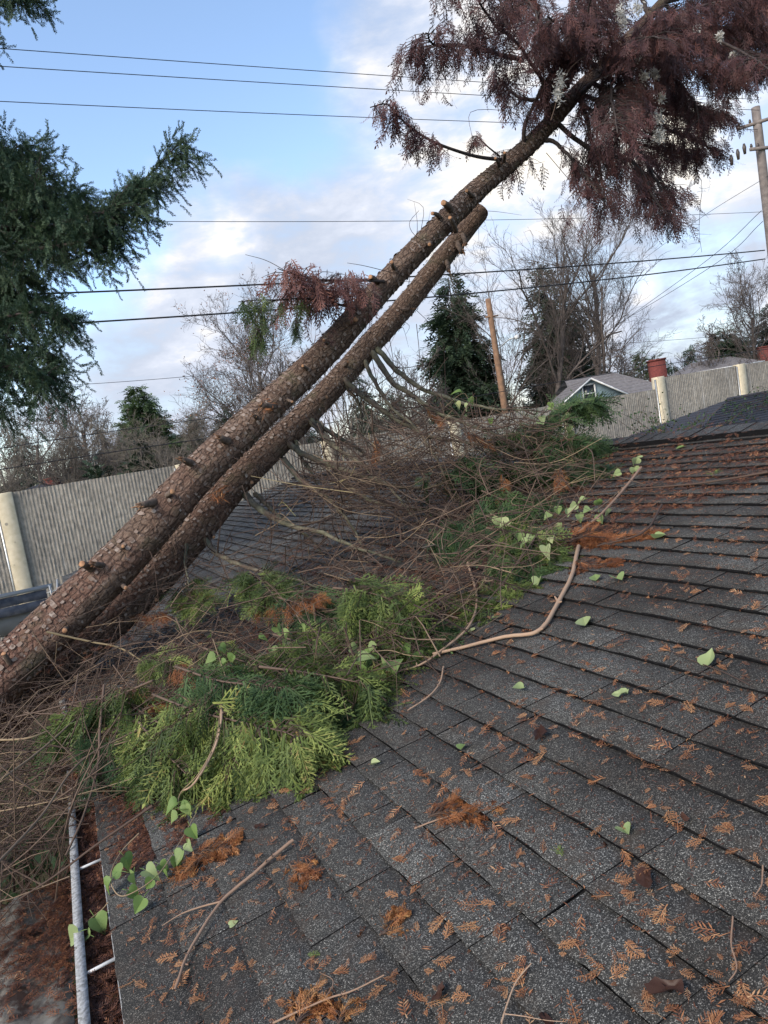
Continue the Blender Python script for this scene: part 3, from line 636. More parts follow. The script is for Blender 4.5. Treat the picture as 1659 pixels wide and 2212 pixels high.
# ------------------------------------------------------------------ dead crown of the first cedar
FR = [frond(.18, 13, 36, .40, .075, 2, .45, s_) for s_ in range(3)] + [frond(.13, 10, 44, .48, .085, 2, .3, 9)]
crown = [
 ([(1245, 215), (1310, 150), (1380, 90), (1450, 30)], -.9, .9),
 ([(1290, 160), (1340, 120), (1400, 70), (1440, 60)], -1.3, .7),
 ([(1340, 100), (1420, 60), (1480, -20)], -1.2, 1.0),
 ([(1190, 255), (1165, 180), (1120, 110), (1060, 60), (1020, 0), (985, -60)], -.6, 1),
 ([(1130, 322), (1128, 280), (1165, 190), (1200, 110), (1225, -10), (1240, -90)], -.4, 1),
 ([(1215, 230), (1195, 130), (1150, 20), (1120, -60)], .7, 1),
 ([(1130, 130), (1060, 105), (990, 95), (940, 90), (918, 78)], -.3, 1),
 ([(1180, 250), (1235, 150), (1260, 60), (1285, -50)], -.9, 1),
 ([(1260, 185), (1330, 150), (1400, 140), (1480, 150), (1540, 160), (1570, 180)], -.7, 1),
 ([(1270, 172), (1350, 215), (1450, 248), (1520, 240), (1550, 250)], .3, 1),
 ([(1200, 262), (1290, 330), (1370, 360), (1405, 420), (1440, 465)], -.6, .9),
 ([(1250, 215), (1330, 280), (1420, 310), (1500, 330)], .8, 1),
 ([(1255, 215), (1275, 300), (1290, 380), (1295, 450)], -.3, .9),
 ([(1350, 215), (1430, 280), (1500, 310), (1540, 320)], -.2, .8),
 ([(1370, 300), (1410, 380), (1445, 470)], -.5, 1), ([(1500, 60), (1600, 60), (1680, 120)], .5, 1), ([(1560, 120), (1640, 130), (1700, 160)], .3, 1),
 ([(1170, 300), (1215, 320), (1265, 370), (1290, 410)], -.5, .7),
 ([(1300, 140), (1420, 90), (1560, 60), (1650, 80)], .9, 1),
 ([(1350, 80), (1480, 20), (1650, -20)], -.8, 1),
 ([(1400, 20), (1500, 60), (1600, 110), (1660, 160)], -1.2, 1),
 ([(1300, 140), (1290, 20), (1310, -80)], .9, 1),
 ([(1165, 300), (1150, 330), (1120, 350), (1100, 358)], .5, .5),
 ([(1330, 110), (1310, 200), (1330, 290)], -1.0, 1),
 ([(1430, 5), (1520, 80), (1590, 130), (1620, 160)], .6, 1),
 ([(1380, 55), (1420, 130), (1480, 200), (1500, 260)], -.5, 1),
 ([(1200, 240), (1120, 200), (1070, 170)], .4, .5),
 ([(1290, 150), (1230, 90), (1180, 40)], -.9, 1),
 ([(1100, 60), (1080, 20), (1050, -40)], .3, .9),
 ([(1430, 5), (1560, -20), (1680, 20)], 1.1, 1),
 ([(1360, 75), (1400, 170), (1420, 230)], 1.1, 1),
 ([(1450, -20), (1560, 10), (1650, 50)], -.2, 1),
 ([(1500, -80), (1600, -100), (1720, -80)], .2, 1),
 ([(1480, -50), (1460, -150), (1440, -230)], -.3, 1),
 ([(1400, 30), (1370, -60), (1360, -160)], .3, 1),
 ([(1245, 205), (1330, 235), (1400, 290)], .0, .8)]
def hang(cl, start, per, fr_L, spread, temps, tbase, tw, droop=1.0, tn_sd=.18, side=.18, tmul=1.0, minw=None):
    """branchlets off a limb, each carrying hanging fronds; returns placements"""
    P = []; D = []; Nn = []; Sc = []; T = []; n_ = len(cl); L = np.linalg.norm(np.diff(cl, axis=0), axis=1).sum()
    for _ in range(int(per * L)):
        t = start + (1 - start) * rnd.random() ** .9; i = min(n_ - 2, int(t * (n_ - 1))); tg = unit(cl[i + 1] - cl[i]); p_ = cl[i]
        lat = unit(np.cross(tg, [0, 0, 1]) * rnd.choice((-1, 1)) + tg * rnd.uniform(.2, 1.0) + np.array([0, 0, rnd.uniform(-.4, .35)]))
        l = spread * rnd.uniform(.35, 1.0) * (1.15 - .6 * t); e = p_ + lat * l; e[2] -= l * .25 * droop
        mid = (p_ + e) / 2 + np.array([0, 0, l * .10]); bl = spline([p_, mid, e], 5); tw.add(bl, .0045 * tmul, .0014 * tmul, rnd.random() * .5)
        nf = max(2, int(l / .055)); tb = tbase + rnd.gauss(0, tn_sd)
        for j in range(nf):
            q = bl[min(4, 1 + int(4 * j / nf))] + rvec(.015); d = unit(lat * rnd.uniform(.1, .7) + np.array([0, 0, -1.0 * droop]) + rvec(side))
            P.append(q); D.append(d); Nn.append(unit(rvec() + lat * .3)); Sc.append(fr_L * rnd.uniform(.55, 1.2)); T.append(tb + rnd.gauss(0, .08))
    return P, D, Nn, Sc, T
FP = [[], [], [], [], []]; ctw = Twigs(3)
for pl, dyo, dens in crown:
    n_ = len(pl); P = [PY(x, y, T1Y + dyo * (k / (n_ - 1)) ** 1.2) for k, (x, y) in enumerate(pl)]
    cl = spline(P, 26) + np.cumsum(rng.normal(0, .006, (26, 3)), 0); cl[0] = P[0]
    mb_ = MB(); mb_.tube(cl, np.linspace(.022, .005, 26), 6); mb_.build('branch', 'dark_twig', tree1, True)
    for a, c in zip(FP, hang(cl, .22, 46 * dens, 1.0, .46, FR, .42, ctw)): a += c
ctw.build('twigs', 'dark_twig', tree1)
Q, tn = place(FR, *FP[:3], FP[3], FP[4]); print('crown quads', len(Q), 'fronds', len(FP[0]))
link('foliage', quads_mesh('foliage', Q, tn), 'dead_foliage', tree1)
# traced lower limbs with rust sprays, one with green sprays left on it
def limb_with(pl, Y0, Y1, r_, start, per, fl, spread, matn, tb=.5, parent=tree1, nm='branch'):
    n_ = len(pl); P = [PY(x, y, Y0 + (Y1 - Y0) * k / (n_ - 1)) for k, (x, y) in enumerate(pl)]
    cl = spline(P, 30); mb_ = MB(); mb_.tube(cl, np.linspace(r_, r_ * .25, 30), 7); o = mb_.build(nm, 'dark_twig', parent, True)
    tw = Twigs(3); pp = hang(cl, start, per, fl, spread, FR, tb, tw)
    tw.build('twigs', 'dark_twig', o); Q, tn = place(FR, *pp[:3], pp[3], pp[4]); link('foliage', quads_mesh('foliage', Q, tn), matn, o)
limb_with([(1082, 345), (1040, 340), (1000, 330), (940, 308), (890, 278), (860, 250), (835, 225), (800, 232)], 5.0, 4.6, .016, .36, 46, 1.0, .17, 'dead_foliage', .5)
limb_with([(1080, 338), (1055, 318), (1030, 295), (1020, 298)], 5.0, 4.9, .008, .5, 40, .7, .08, 'dead_foliage', .4)
limb_with([(830, 608), (790, 606), (740, 606), (690, 604), (640, 595), (600, 580)], 5.0, 4.6, .012, .22, 62, 1.0, .38, 'dead_foliage', .9)
limb_with([(770, 668), (720, 655), (660, 645), (600, 648), (560, 648), (515, 652)], 5.0, 4.5, .010, .30, 22, .8, .14, 'green_foliage', .1)
limb_with([(760, 640), (720, 630), (690, 625), (640, 615)], 5.0, 4.8, .009, .1, 56, 1.0, .34, 'dead_foliage', .95)
limb_with([(600, 648), (570, 660), (556, 690), (560, 730)], 4.7, 4.65, .005, .3, 60, .8, .16, 'green_foliage', .1)
limb_with([(660, 645), (645, 665), (640, 690), (642, 715)], 4.75, 4.7, .004, .6, 60, .6, .06, 'green_foliage', .05)
tw = Twigs(3)                                       # bare fine shoots around the trunks
for _ in range(95):
    i = rnd.randint(60, 175); p_ = cl1[i] if rnd.random() < .45 else cl2[min(180, i)]; d = unit(np.array([rnd.uniform(-.4, .6), rnd.uniform(-1, .2), rnd.uniform(-1, .6)])); L = rnd.uniform(.15, .55)
    tw.add(spline([p_ + d * .1, p_ + d * L * .6 + rvec(.03), p_ + d * L + rvec(.08) + np.array([0, 0, -.06])], 7), .0032, .0010, rnd.random() * .4)
for pts in ([(1000, 500), (925, 520), (893, 505), (885, 480), (905, 455)], [(850, 590), (790, 575), (750, 568)], [(640, 600), (580, 565), (530, 550)], [(1400, 330), (1508, 375), (1512, 450), (1510, 500), (1516, 545)], [(1270, 300), (1340, 420), (1290, 460)], [(1180, 330), (1240, 400), (1305, 470)], [(1130, 320), (1120, 250), (1020, 240), (1020, 300)], [(900, 700), (905, 780), (880, 820)], [(840, 720), (850, 800), (830, 870)]):
    tw.add(spline([PY(x, y, 4.85) for x, y in pts], 14), .0035, .0018, .1)
for k_ in range(16):
    p_ = PY(1510 + rnd.uniform(-4, 4), 385 + k_ * 10, 4.85); d = unit(RIGHT * rnd.choice((-1, 1)) + rvec(.35)); tw.add(spline([p_, p_ + d * .06, p_ + d * .12 + rvec(.02)], 4), .002, .0009, .1)
tw.build('bare_twigs', 'twig', tree1)
# ------------------------------------------------------------------ pale seed heads of a climber in the crown
cv = empty('climbing_vine', PY(1400, 150, 4.6), 'climber with pale fluffy seed heads caught in the dead crown', 'vine')
tw = Twigs(4)
for pts in ([(1190, 260), (1230, 150), (1330, 80), (1400, 20), (1370, -30)], [(1260, 180), (1400, 150), (1430, 260), (1440, 290)], [(1400, 20), (1520, 60), (1580, 120)]):
    tw.add(spline([PY(x, y, 4.5) for x, y in pts], 20), .004, .002, .4)
tw.build('stem', 'twig', cv)
for (x, y, s_) in [(1338, 25, 26), (1345, 48, 20), (1378, 18, 14), (1398, 75, 12), (1412, 85, 18), (1385, 95, 16), (1375, 120, 14), (1210, 175, 20), (1205, 205, 18), (1415, 160, 14), (1392, 165, 14), (1420, 258, 20), (1425, 290, 18), (1430, 210, 10), (1555, 78, 9), (1505, 62, 8), (1585, 118, 8)]:
    c_ = PY(x, y, 4.45); d_ = (c_ - CAM) @ FWD; r_ = s_ / F * d_; Pn = c_ + rng.normal(0, 1, (110, 3)) * [r_ * .25, r_ * .25, r_ * .42]
    dd = unit(rng.normal(0, 1, (110, 3))); Q = np.array([diamond(a, e, .036, .010, rvec()) for a, e in zip(Pn, dd)])
    link('seed_head', quads_mesh('seed_head', Q, rng.uniform(0, 1, 110)), 'seed_fluff', cv)
# ------------------------------------------------------------------ near fir at the left edge
fir = empty('fir_tree', (PD(-330, 900, 7.2)[0], PD(-330, 900, 7.2)[1], 0), 'dark green fir reaching in from the left edge with drooping boughs', 'tree')
NT_ = [needle_twig(.13, 56, .024, .0058, s_) for s_ in range(4)]
bt = Vector(fir.location); tb_ = np.array(bt); mb_ = MB(); mb_.tube([tb_ + [0, 0, z_] for z_ in (0, 2, 4, 6, 8, 10, 12)], [.26, .24, .2, .17, .13, .09, .03], 12); mb_.build('trunk', 'far_bark', fir, True)
boughs = [([(-330, 560), (-120, 500), (0, 500), (130, 488), (250, 440), (330, 370), (395, 300)], 7.0, 1.0, .36),
 ([(-330, 420), (-150, 340), (0, 335), (45, 312)], 7.2, 1, .25), ([(-330, 500), (-100, 430), (0, 420), (80, 400), (85, 345)], 6.8, .7, .22),
 ([(-330, 660), (-120, 560), (0, 545), (100, 535), (190, 520), (240, 500)], 6.7, .8, .30),
 ([(-330, 700), (-100, 620), (-10, 610), (70, 600)], 7.4, 1, .34), ([(-330, 800), (-100, 700), (-20, 690), (80, 675), (150, 690)], 6.6, .8, .26),
 ([(-330, 850), (-100, 760), (-20, 750), (70, 750), (130, 775)], 7.1, .8, .28), ([(-330, 640), (-100, 520), (0, 480), (110, 440), (170, 415)], 7.5, .9, .28),
 ([(-330, 900), (-100, 800), (-20, 790), (60, 795), (110, 805)], 6.5, .8, .26), ([(-330, 760), (-60, 650), (20, 640), (90, 650)], 7.6, .8, .3),
 ([(-330, 60), (-150, -60), (-20, -55), (20, -40), (45, -22)], 6.6, .8, .1), ([(-330, 160), (-200, 60), (-90, 50), (-55, 70)], 6.8, .8, .12),
 ([(-330, 960), (-150, 880), (-60, 870), (10, 880)], 6.9, .8, .3), ([(-330, 480), (-100, 400), (0, 380), (60, 370)], 7.0, 1, .34), ([(-330, 600), (-60, 500), (60, 500), (180, 470), (240, 450), (275, 400)], 6.7, .8, .26)]
P = []; D = []; Nn = []; Sc = []; T = []; tw = Twigs(3)
for pl, dep, dens, dl in boughs:
    Pp = [tb_ + np.array([0, 0, PD(*pl[0], dep)[2]])] + [PD(x, y, dep + .25 * math.sin(k * 1.7)) for k, (x, y) in enumerate(pl[1:])]
    cl = spline(Pp, 40); mb_ = MB(); mb_.tube(cl, np.linspace(.035, .006, 40), 6); mb_.build('bough', 'dark_twig', fir, True)
    L = np.linalg.norm(np.diff(cl, axis=0), axis=1).sum()
    for _ in range(int(L * 30 * dens)):
        t = .25 + .75 * rnd.random(); i = min(38, int(t * 39)); tg = unit(cl[i + 1] - cl[i]); p_ = cl[i]
        lat = unit(np.cross(tg, [0, 0, 1]) * rnd.choice((-1, 1)) * rnd.uniform(.2, 1) + tg * rnd.uniform(.2, .9) + [0, 0, rnd.uniform(-.9, .45)])
        l = rnd.uniform(.12, .42) * (1.2 - .6 * t) + .08; bl = spline([p_, p_ + lat * l * .5, p_ + lat * l + [0, 0, -l * .25]], 6); tw.add(bl, .004, .0015, .2)
        tb = rnd.gauss(.45, .2)
        for j in range(max(3, int(l / .030))):
            q = bl[rnd.randint(1, 5)] + rvec(.012)
            hangs = rnd.random() < .30; d = unit(lat * .6 + np.array([0, 0, -.9]) + rvec(.3)) if hangs else unit(lat + rvec(.5) + [0, 0, .3])
            k_ = rnd.choice((1, 1, 2)) if hangs and dl > .2 else 1
            for z_ in range(k_):
                P.append(q + d * .13 * z_); D.append(unit(d + rvec(.1))); Nn.append(rvec()); Sc.append(rnd.uniform(.7, 1.2)); T.append(tb)
tw.build('twigs', 'dark_twig', fir)
Q, tn = place(NT_, P, D, Nn, Sc, T); print('fir quads', len(Q)); link('foliage', quads_mesh('foliage', Q, tn), 'fir_foliage', fir)
# ================================================================== THE BRUSH PILE ON THE ROOF
PILE = [(-120, 1560), (0, 1480), (250, 1330), (400, 1240), (520, 1170), (610, 1060), (800, 950), (950, 900), (1100, 890), (1210, 915), (1275, 1000), (1240, 1110), (1215, 1180), (1080, 1260), (900, 1390), (790, 1490), (650, 1560), (500, 1640), (330, 1660), (170, 1690), (100, 1800), (0, 1950), (-160, 2050)]
def inside(x, y, poly):
    c = False; j = len(poly) - 1
    for i in range(len(poly)):
        (xi, yi), (xj, yj) = poly[i], poly[j]
        if (yi > y) != (yj > y) and x < (xj - xi) * (y - yi) / (yj - yi) + xi: c = not c
        j = i
    return c
def pile_px(poly=PILE):
    xs_ = [p_[0] for p_ in poly]; ys_ = [p_[1] for p_ in poly]
    while True:
        x, y = rnd.uniform(min(xs_), max(xs_)), rnd.uniform(min(ys_), max(ys_))
        if inside(x, y, poly): return x, y
def QP(x, y, w_): return PY(x, y, w_) if w_ > 3 else RP(x, y, w_)
def pile_pt(x, y, w_):
    p_ = RP(x, y, w_); s_, u_, _ = su(p_)
    if u_ > UR - .3 or s_ > 6.0 or u_ < -5: p_ = PY(x, y, rnd.uniform(4.2, 5.3))
    return p_
def hmax(x, y):
    f_ = max(0, min(1, (1560 - y + (x - 700) * -.25) / 520)); return .03 + .40 * f_
tw = Twigs(4); XD = np.array([1.0, 0, 0])
for k_ in range(2100):
    x, y = pile_px(); p_ = pile_pt(x, y, .015 + hmax(x, y) * rnd.random())
    d = unit(U * rnd.gauss(0, .8) + S * rnd.gauss(0, .75) + N * rnd.gauss(0, .28)); L = rnd.uniform(.10, .60) * (1.0 if k_ % 5 else 1.7)
    bend = unit(np.cross(d, rvec())) * L * rnd.uniform(.03, .22) + np.array([0, 0, L * .04]); pts = spline([p_ - d * L / 2, p_ + bend, p_ + d * L / 2 + rvec(.015)], 7)
    q = pts - O; w_ = q @ N; u_ = q @ U; on = (u_ > UE) & (u_ < UR); pts = pts + np.where(on, np.clip(.006 - w_, 0, None), 0)[:, None] * N
    r_ = rnd.choice((.0014, .0018, .0022, .0028, .0036)) * rnd.uniform(.8, 1.2); t_ = min(1, max(0, rnd.gauss(.40, .25))); tw.add(pts, r_, r_ * .45, t_); forked(tw, pts, r_, t_, rnd.choice((0, 1, 2, 3)))
UPP = [(640, 1060), (760, 950), (900, 890), (1200, 905), (1265, 990), (1210, 1130), (1000, 1170), (860, 1120)]
for k_ in range(800):
    x, y = pile_px(UPP); p_ = PY(x, y, rnd.uniform(4.0, 5.4)); d = unit(RIGHT * rnd.gauss(.7, .5) + UPV * rnd.gauss(-.15, .45) + FWD * rnd.gauss(0, .4)); L = rnd.uniform(.12, .7)
    pts = spline([p_ - d * L / 2, p_ + rvec(.03) - np.array([0, 0, L * .10]), p_ + d * L / 2 + rvec(.02)], 8); q = pts - O; wv_ = q @ N; u_ = q @ U; on = (u_ > UE) & (u_ < UR); pts = pts + np.where(on, np.clip(.008 - wv_, 0, None), 0)[:, None] * N
    r_ = rnd.choice((.0016, .0022, .003, .0044)); t_ = min(1, max(0, rnd.gauss(.35, .25))); tw.add(pts, r_, r_ * .45, t_); forked(tw, pts, r_, t_, rnd.choice((1, 2, 3)))
for k_ in range(330):                                # long dry stems running down over the eave at the left
    x, y = rnd.uniform(-160, 380), rnd.uniform(1430, 1840)
    if y > 1900 - x * .75: continue
    w_ = rnd.uniform(.0, .16); p_ = RP(x, y, w_); L = rnd.uniform(.25, 1.1)
    d = unit(RIGHT * rnd.gauss(.75, .45) + UPV * rnd.gauss(.35, .6) + FWD * rnd.uniform(-.5, .5)); bend = rvec(.05) + UPV * L * rnd.uniform(-.12, .12)
    pts = spline([p_ - d * L / 2, p_ + bend, p_ + d * L / 2], 9); q = pts - O; wv_ = q @ N; u_ = q @ U; on = (u_ > UE) & (u_ < UR); pts = pts + np.where(on, np.clip(.01 - wv_, 0, None), 0)[:, None] * N
    r_ = rnd.choice((.0018, .0024, .0032, .0042)); t_ = min(1, max(0, rnd.gauss(.42, .27))); tw.add(pts, r_, r_ * .5, t_); forked(tw, pts, r_, t_, rnd.choice((0, 1, 2, 3)))
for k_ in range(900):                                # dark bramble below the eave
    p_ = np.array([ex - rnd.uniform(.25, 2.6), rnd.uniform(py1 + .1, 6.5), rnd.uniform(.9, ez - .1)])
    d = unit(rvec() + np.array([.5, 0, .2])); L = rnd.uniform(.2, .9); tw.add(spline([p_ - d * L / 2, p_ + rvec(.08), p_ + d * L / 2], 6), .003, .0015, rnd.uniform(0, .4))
meta(tw.build('brush_tangle', 'twig'), 'tangle of thin dry brown twigs heaped on the roof under the leaning trunks', 'brush', None, 'stuff')
# brown needle mat under the pile and along the ridge, loose bits everywhere
BR = [frond(.05, 9, 42, .42, .07, 0, .15, s_) for s_ in range(4)]
P = []; D = []; Nn = []; Sc = []; T = []
def lay(p_, sc_, t, flat=.25):
    P.append(p_); D.append(unit(U * rnd.gauss(0, 1) + S * rnd.gauss(0, 1) + N * rnd.gauss(0, flat * .4))); Nn.append(unit(N + rvec(flat))); Sc.append(sc_); T.append(t)
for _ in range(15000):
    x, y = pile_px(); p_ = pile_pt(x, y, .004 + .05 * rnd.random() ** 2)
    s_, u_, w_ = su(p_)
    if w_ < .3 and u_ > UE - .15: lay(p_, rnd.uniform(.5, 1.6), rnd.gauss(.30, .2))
MAT2 = [(195, 1690), (330, 1660), (500, 1690), (480, 1760), (430, 1810), (330, 1850), (260, 1900), (215, 1830)]
for _ in range(2600):
    x, y = pile_px(MAT2); lay(RP(x, y, .004 + .012 * rnd.random()), rnd.uniform(.3, .9), rnd.gauss(.36, .2), .15)
RDG = [(1230, 1000), (1290, 978), (1659, 945), (1800, 930), (1800, 1020), (1659, 1040), (1500, 1090), (1380, 1120), (1290, 1190), (1215, 1190), (1240, 1100)]
for _ in range(3000):
    x, y = pile_px(RDG); lay(RP(x, y, .006 + .012 * rnd.random()), rnd.uniform(.5, 1.4), rnd.gauss(.42, .22), .3)
for _ in range(3600):
    s_ = rnd.uniform(.3, 5.5); k_ = rnd.randint(0, 30); u_ = -.173 + k_ * .1375 - rnd.uniform(.0, .016)
    if u_ < UR and math.sin(s_ * 6 + k_ * 2.1) + rnd.gauss(0, .6) > 0: lay(RF(s_, u_, .006), rnd.choice((.2, .3, .5, .7)), rnd.gauss(.6, .25), .3)
for _ in range(500):
    s_ = rnd.uniform(1.5, 5.2); lay(RF(s_, UR - rnd.uniform(-.12, .2), .05), rnd.uniform(.5, 1.2), rnd.gauss(.4, .2), .3)
for _ in range(1500):
    lay(RF(rnd.uniform(5.5, 12.9), rnd.uniform(UE, UR), .008), rnd.uniform(.4, 1.0), rnd.gauss(.4, .25))
for _ in range(9500):
    s_, u_ = rnd.uniform(.3, 5.5), rnd.uniform(UE, UR)
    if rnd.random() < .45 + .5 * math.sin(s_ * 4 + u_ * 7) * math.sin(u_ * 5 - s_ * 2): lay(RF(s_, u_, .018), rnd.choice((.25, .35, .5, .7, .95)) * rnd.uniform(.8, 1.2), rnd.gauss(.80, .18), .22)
Q, tn = place(BR, P, D, Nn, Sc, T, .15); Q = above_roof(Q, .003)
# tiny needles over the open shingles
nq = 70000; su_ = np.stack([rng.uniform(.2, 6.5, nq), rng.uniform(UE, UR, nq)], 1)
keep = np.array([rng.random() < (.30 + .7 * (a < 3.2)) * (.35 + .65 * max(0, math.sin(a * 3.1 + c * 5.3) * math.sin(a * 1.3 - c * 2.7 + 1) + .35)) for a, c in su_]); su_ = su_[keep]; nq = len(su_)
cf = ((su_[:, 1:] + .173) / .1375) % 1.0; top_w = .0140 * (1 - cf) + .0035
ps = O + su_[:, :1] * S + su_[:, 1:] * U + top_w * N + rng.uniform(.0, .005, (nq, 1)) * N
an = rng.uniform(0, 2 * math.pi, nq); dd = unit(np.cos(an)[:, None] * U + np.sin(an)[:, None] * S + rng.normal(0, .12, (nq, 1)) * N); ss_ = unit(np.cross(N, dd))
L = rng.gamma(1.6, .0058, nq)[:, None] + .004; W_ = rng.uniform(.0005, .0017, (nq, 1)); cu = rng.normal(0, .12, (nq, 1)) * L
nqd = np.stack([ps - ss_ * W_, ps + dd * L * .5 - ss_ * (W_ * 1.1 - cu), ps + dd * L, ps + dd * L * .5 + ss_ * (W_ * 1.1 + cu)], 1)
Q = np.concatenate([Q, nqd]); tn = np.concatenate([tn, rng.beta(1.4, 1.5, nq)])
meta(link('needle_litter', quads_mesh('needle_litter', Q, tn), 'litter'), 'brown shed needles and crumbs scattered over the shingles and thick under the brush', 'litter', None, 'stuff')
sh = empty('gap_darkening_shrub', (ex - 1.2, 4.8, 0), 'dark leafy shrub added to darken the gap below the gutter end', 'shrub')  # leaf mass added to blacken the open gap beneath the eave
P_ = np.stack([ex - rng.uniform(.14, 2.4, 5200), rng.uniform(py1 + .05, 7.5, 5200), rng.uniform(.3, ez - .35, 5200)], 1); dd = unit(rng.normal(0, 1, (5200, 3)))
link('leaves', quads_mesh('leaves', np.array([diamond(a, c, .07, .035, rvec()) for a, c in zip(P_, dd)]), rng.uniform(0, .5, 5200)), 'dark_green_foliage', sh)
tw = Twigs(5)
for _ in range(40):
    b_ = np.array([ex - rnd.uniform(.3, 2.2), rnd.uniform(py1 + .2, 7.2), 0]); tw.add(spline([b_, b_ + [rnd.gauss(0, .2), rnd.gauss(0, .2), 1.2], b_ + [rnd.gauss(0, .5), rnd.gauss(0, .4), 2.3]], 8), .014, .004, .1)
tw.build('stems', 'twig', sh)
# ------------------------------------------------------------------ dead bits in the gutter and on the patio sheet
P = []; D = []; Nn = []; Sc = []; T = []; Z3 = np.array([0, 0, 1.0])
for _ in range(9000):
    fr_ = rnd.random(); p_ = np.array([ex - fr_ * (GW - .012), rnd.uniform(.8, 5), ez - .082 + rnd.uniform(0, .030) + .022 * fr_])
    P.append(p_); D.append(unit(rvec() * [1, 1, .35])); Nn.append(unit(Z3 + rvec(.4))); Sc.append(rnd.uniform(.4, 1)); T.append(rnd.gauss(.28, .18))
Q, tn = place(BR, P, D, Nn, Sc, T, .15)
meta(link('gutter_litter', quads_mesh('gutter_litter', Q, tn), 'litter'), 'brown needle debris filling the metal gutter', 'litter', None, 'stuff')
P = []; D = []; Nn = []; Sc = []; T = []
for _ in range(15000):
    xx, yy = ex - .17 - 2.0 * rnd.random() ** 2.0, py1 - rnd.random() ** 1.2 * 4.2
    if math.sin(xx * 5 + yy * 3) + math.sin(yy * 7 - xx * 2) + rnd.gauss(0, .8) < -.5: continue
    P.append(np.array([xx, yy, za + .012 + rnd.random() * .012 - .04 * (ex - xx) / 3])); D.append(unit(rvec() * [1, 1, .1])); Nn.append(unit(Z3 + rvec(.2))); Sc.append(rnd.uniform(.3, 1.1)); T.append(rnd.gauss(.40, .22))
Q, tn = place(BR, P, D, Nn, Sc, T, .15)
meta(link('patio_litter', quads_mesh('patio_litter', Q, tn), 'litter'), 'rust-brown cedar debris strewn across the pale patio sheet', 'litter', None, 'stuff')
# ------------------------------------------------------------------ boughs lying on the pile
GF = [frond(.17, 16, 40, .44, .062, 3, .55, s_ + 20) for s_ in range(4)]
GS = [frond(.10, 14, 40, .42, .045, 3, .3, s_ + 40) for s_ in range(3)]
def bough(label, axis, w0, w1, spread, per, scl, matn, tb=.45, group=None, droop=.75, r_=.006, start=.12, temps=GF, cat='branch', name='cedar_bough', dY=None, stick='twig'):
    n_ = len(axis); ws = np.linspace(w0, w1, n_)
    if dY is None: Pp = [QP(x, y, w_) for (x, y), w_ in zip(axis, ws)]
    else: Pp = [PY(x, y, dY + .15 * math.sin(k)) for k, (x, y) in enumerate(axis)]
    cl = spline(Pp, 24); root = empty(name, cl[0], label, cat, group)
    mb_ = MB(); mb_.tube(cl, np.linspace(r_, r_ * .3, 24), 6); mb_.build('stem', stick, root, True)
    P = []; D = []; Nn = []; Sc = []; T = []; tw = Twigs(3); L = np.linalg.norm(np.diff(cl, axis=0), axis=1).sum()
    for k in range(int(per * L)):
        t = start + (1 - start) * rnd.random(); i = min(22, int(t * 23)); tg = unit(cl[i + 1] - cl[i]); sd_ = rnd.choice((-1, 1))
        lat = unit(np.cross(tg, N) * sd_ * rnd.uniform(.3, 1) + tg * rnd.uniform(.4, 1.1) + N * rnd.uniform(-.1, .35)); l = spread * rnd.uniform(.25, 1) * (1.1 - .6 * t)
        bl = spline([cl[i], cl[i] + lat * l * .5 + N * l * .08, cl[i] + lat * l - Z3 * l * .3 * droop], 6); tw.add(bl, .0022, .0008, .3); tb2 = tb + rnd.gauss(0, .20)
        for j in range(max(2, int(l / .028))):
            q = bl[rnd.randint(1, 5)] + rvec(.006); d = unit(lat * rnd.uniform(.4, 1.1) - Z3 * droop * rnd.uniform(.2, 1.2) + rvec(.22))
            P.append(q); D.append(d); Nn.append(unit(N + rvec(.55))); Sc.append(scl * rnd.uniform(.6, 1.15)); T.append(tb2 + .12 * (j / 6) + rnd.gauss(0, .07))
    tw.build('twigs', 'twig', root); Q, tn = place(temps, P, D, Nn, Sc, T, .10); Q = above_roof(Q, .006)
    link('foliage', quads_mesh('foliage', Q, tn), matn, root); return root
G1, G2, G3 = 'green_foliage', 'dark_green_foliage', 'orange_foliage'
gg = 'green cedar boughs lying on the brush pile'
bough('brownish green bough trailing left over the twigs toward the eave', [(330, 1470), (260, 1500), (190, 1530), (140, 1560)], .30, .22, .18, 80, 1.1, G1, .30, gg, 1.3)
bough('wide flat yellow-green bough spread low across the left front of the pile', [(250, 1500), (340, 1560), (440, 1600), (540, 1620)], .20, .08, .24, 80, 1.2, G1, .60, gg, 1.2)
bough('drooping olive bough over the needle mat just right of the gutter mouth', [(300, 1560), (340, 1610), (380, 1650), (410, 1680)], .18, .08, .16, 80, 1.1, G1, .42, gg, 1.4)
bough('fresh green bough with hanging tips at the centre front of the pile', [(600, 1480), (620, 1530), (650, 1570), (660, 1600)], .2, .08, .16, 90, 1.1, G1, .55, gg, 1.4)
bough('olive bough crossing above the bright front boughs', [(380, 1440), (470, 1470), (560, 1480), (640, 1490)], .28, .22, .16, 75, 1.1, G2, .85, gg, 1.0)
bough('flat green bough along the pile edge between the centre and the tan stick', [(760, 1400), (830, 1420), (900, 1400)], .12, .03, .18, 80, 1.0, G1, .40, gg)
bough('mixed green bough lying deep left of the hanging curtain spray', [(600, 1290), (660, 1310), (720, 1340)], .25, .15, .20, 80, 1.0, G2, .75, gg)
bough('bright yellow-green cedar bough drooping at the front of the pile near the gutter end', [(330, 1500), (420, 1535), (520, 1560), (610, 1580), (655, 1600)], .24, .12, .20, 90, 1.1, G1, .68, gg, 1.5)
bough('light green cedar bough fanning out just behind the frontmost one, lowest at its left', [(470, 1480), (420, 1530), (370, 1570), (320, 1600)], .26, .16, .18, 85, 1.0, G1, .50, gg, 1.5)
bough('green bough hanging down lowest toward the bare shingles at the front', [(480, 1530), (495, 1590), (500, 1640), (508, 1670)], .18, .08, .13, 90, 1.0, G1, .66, gg, 1.5)
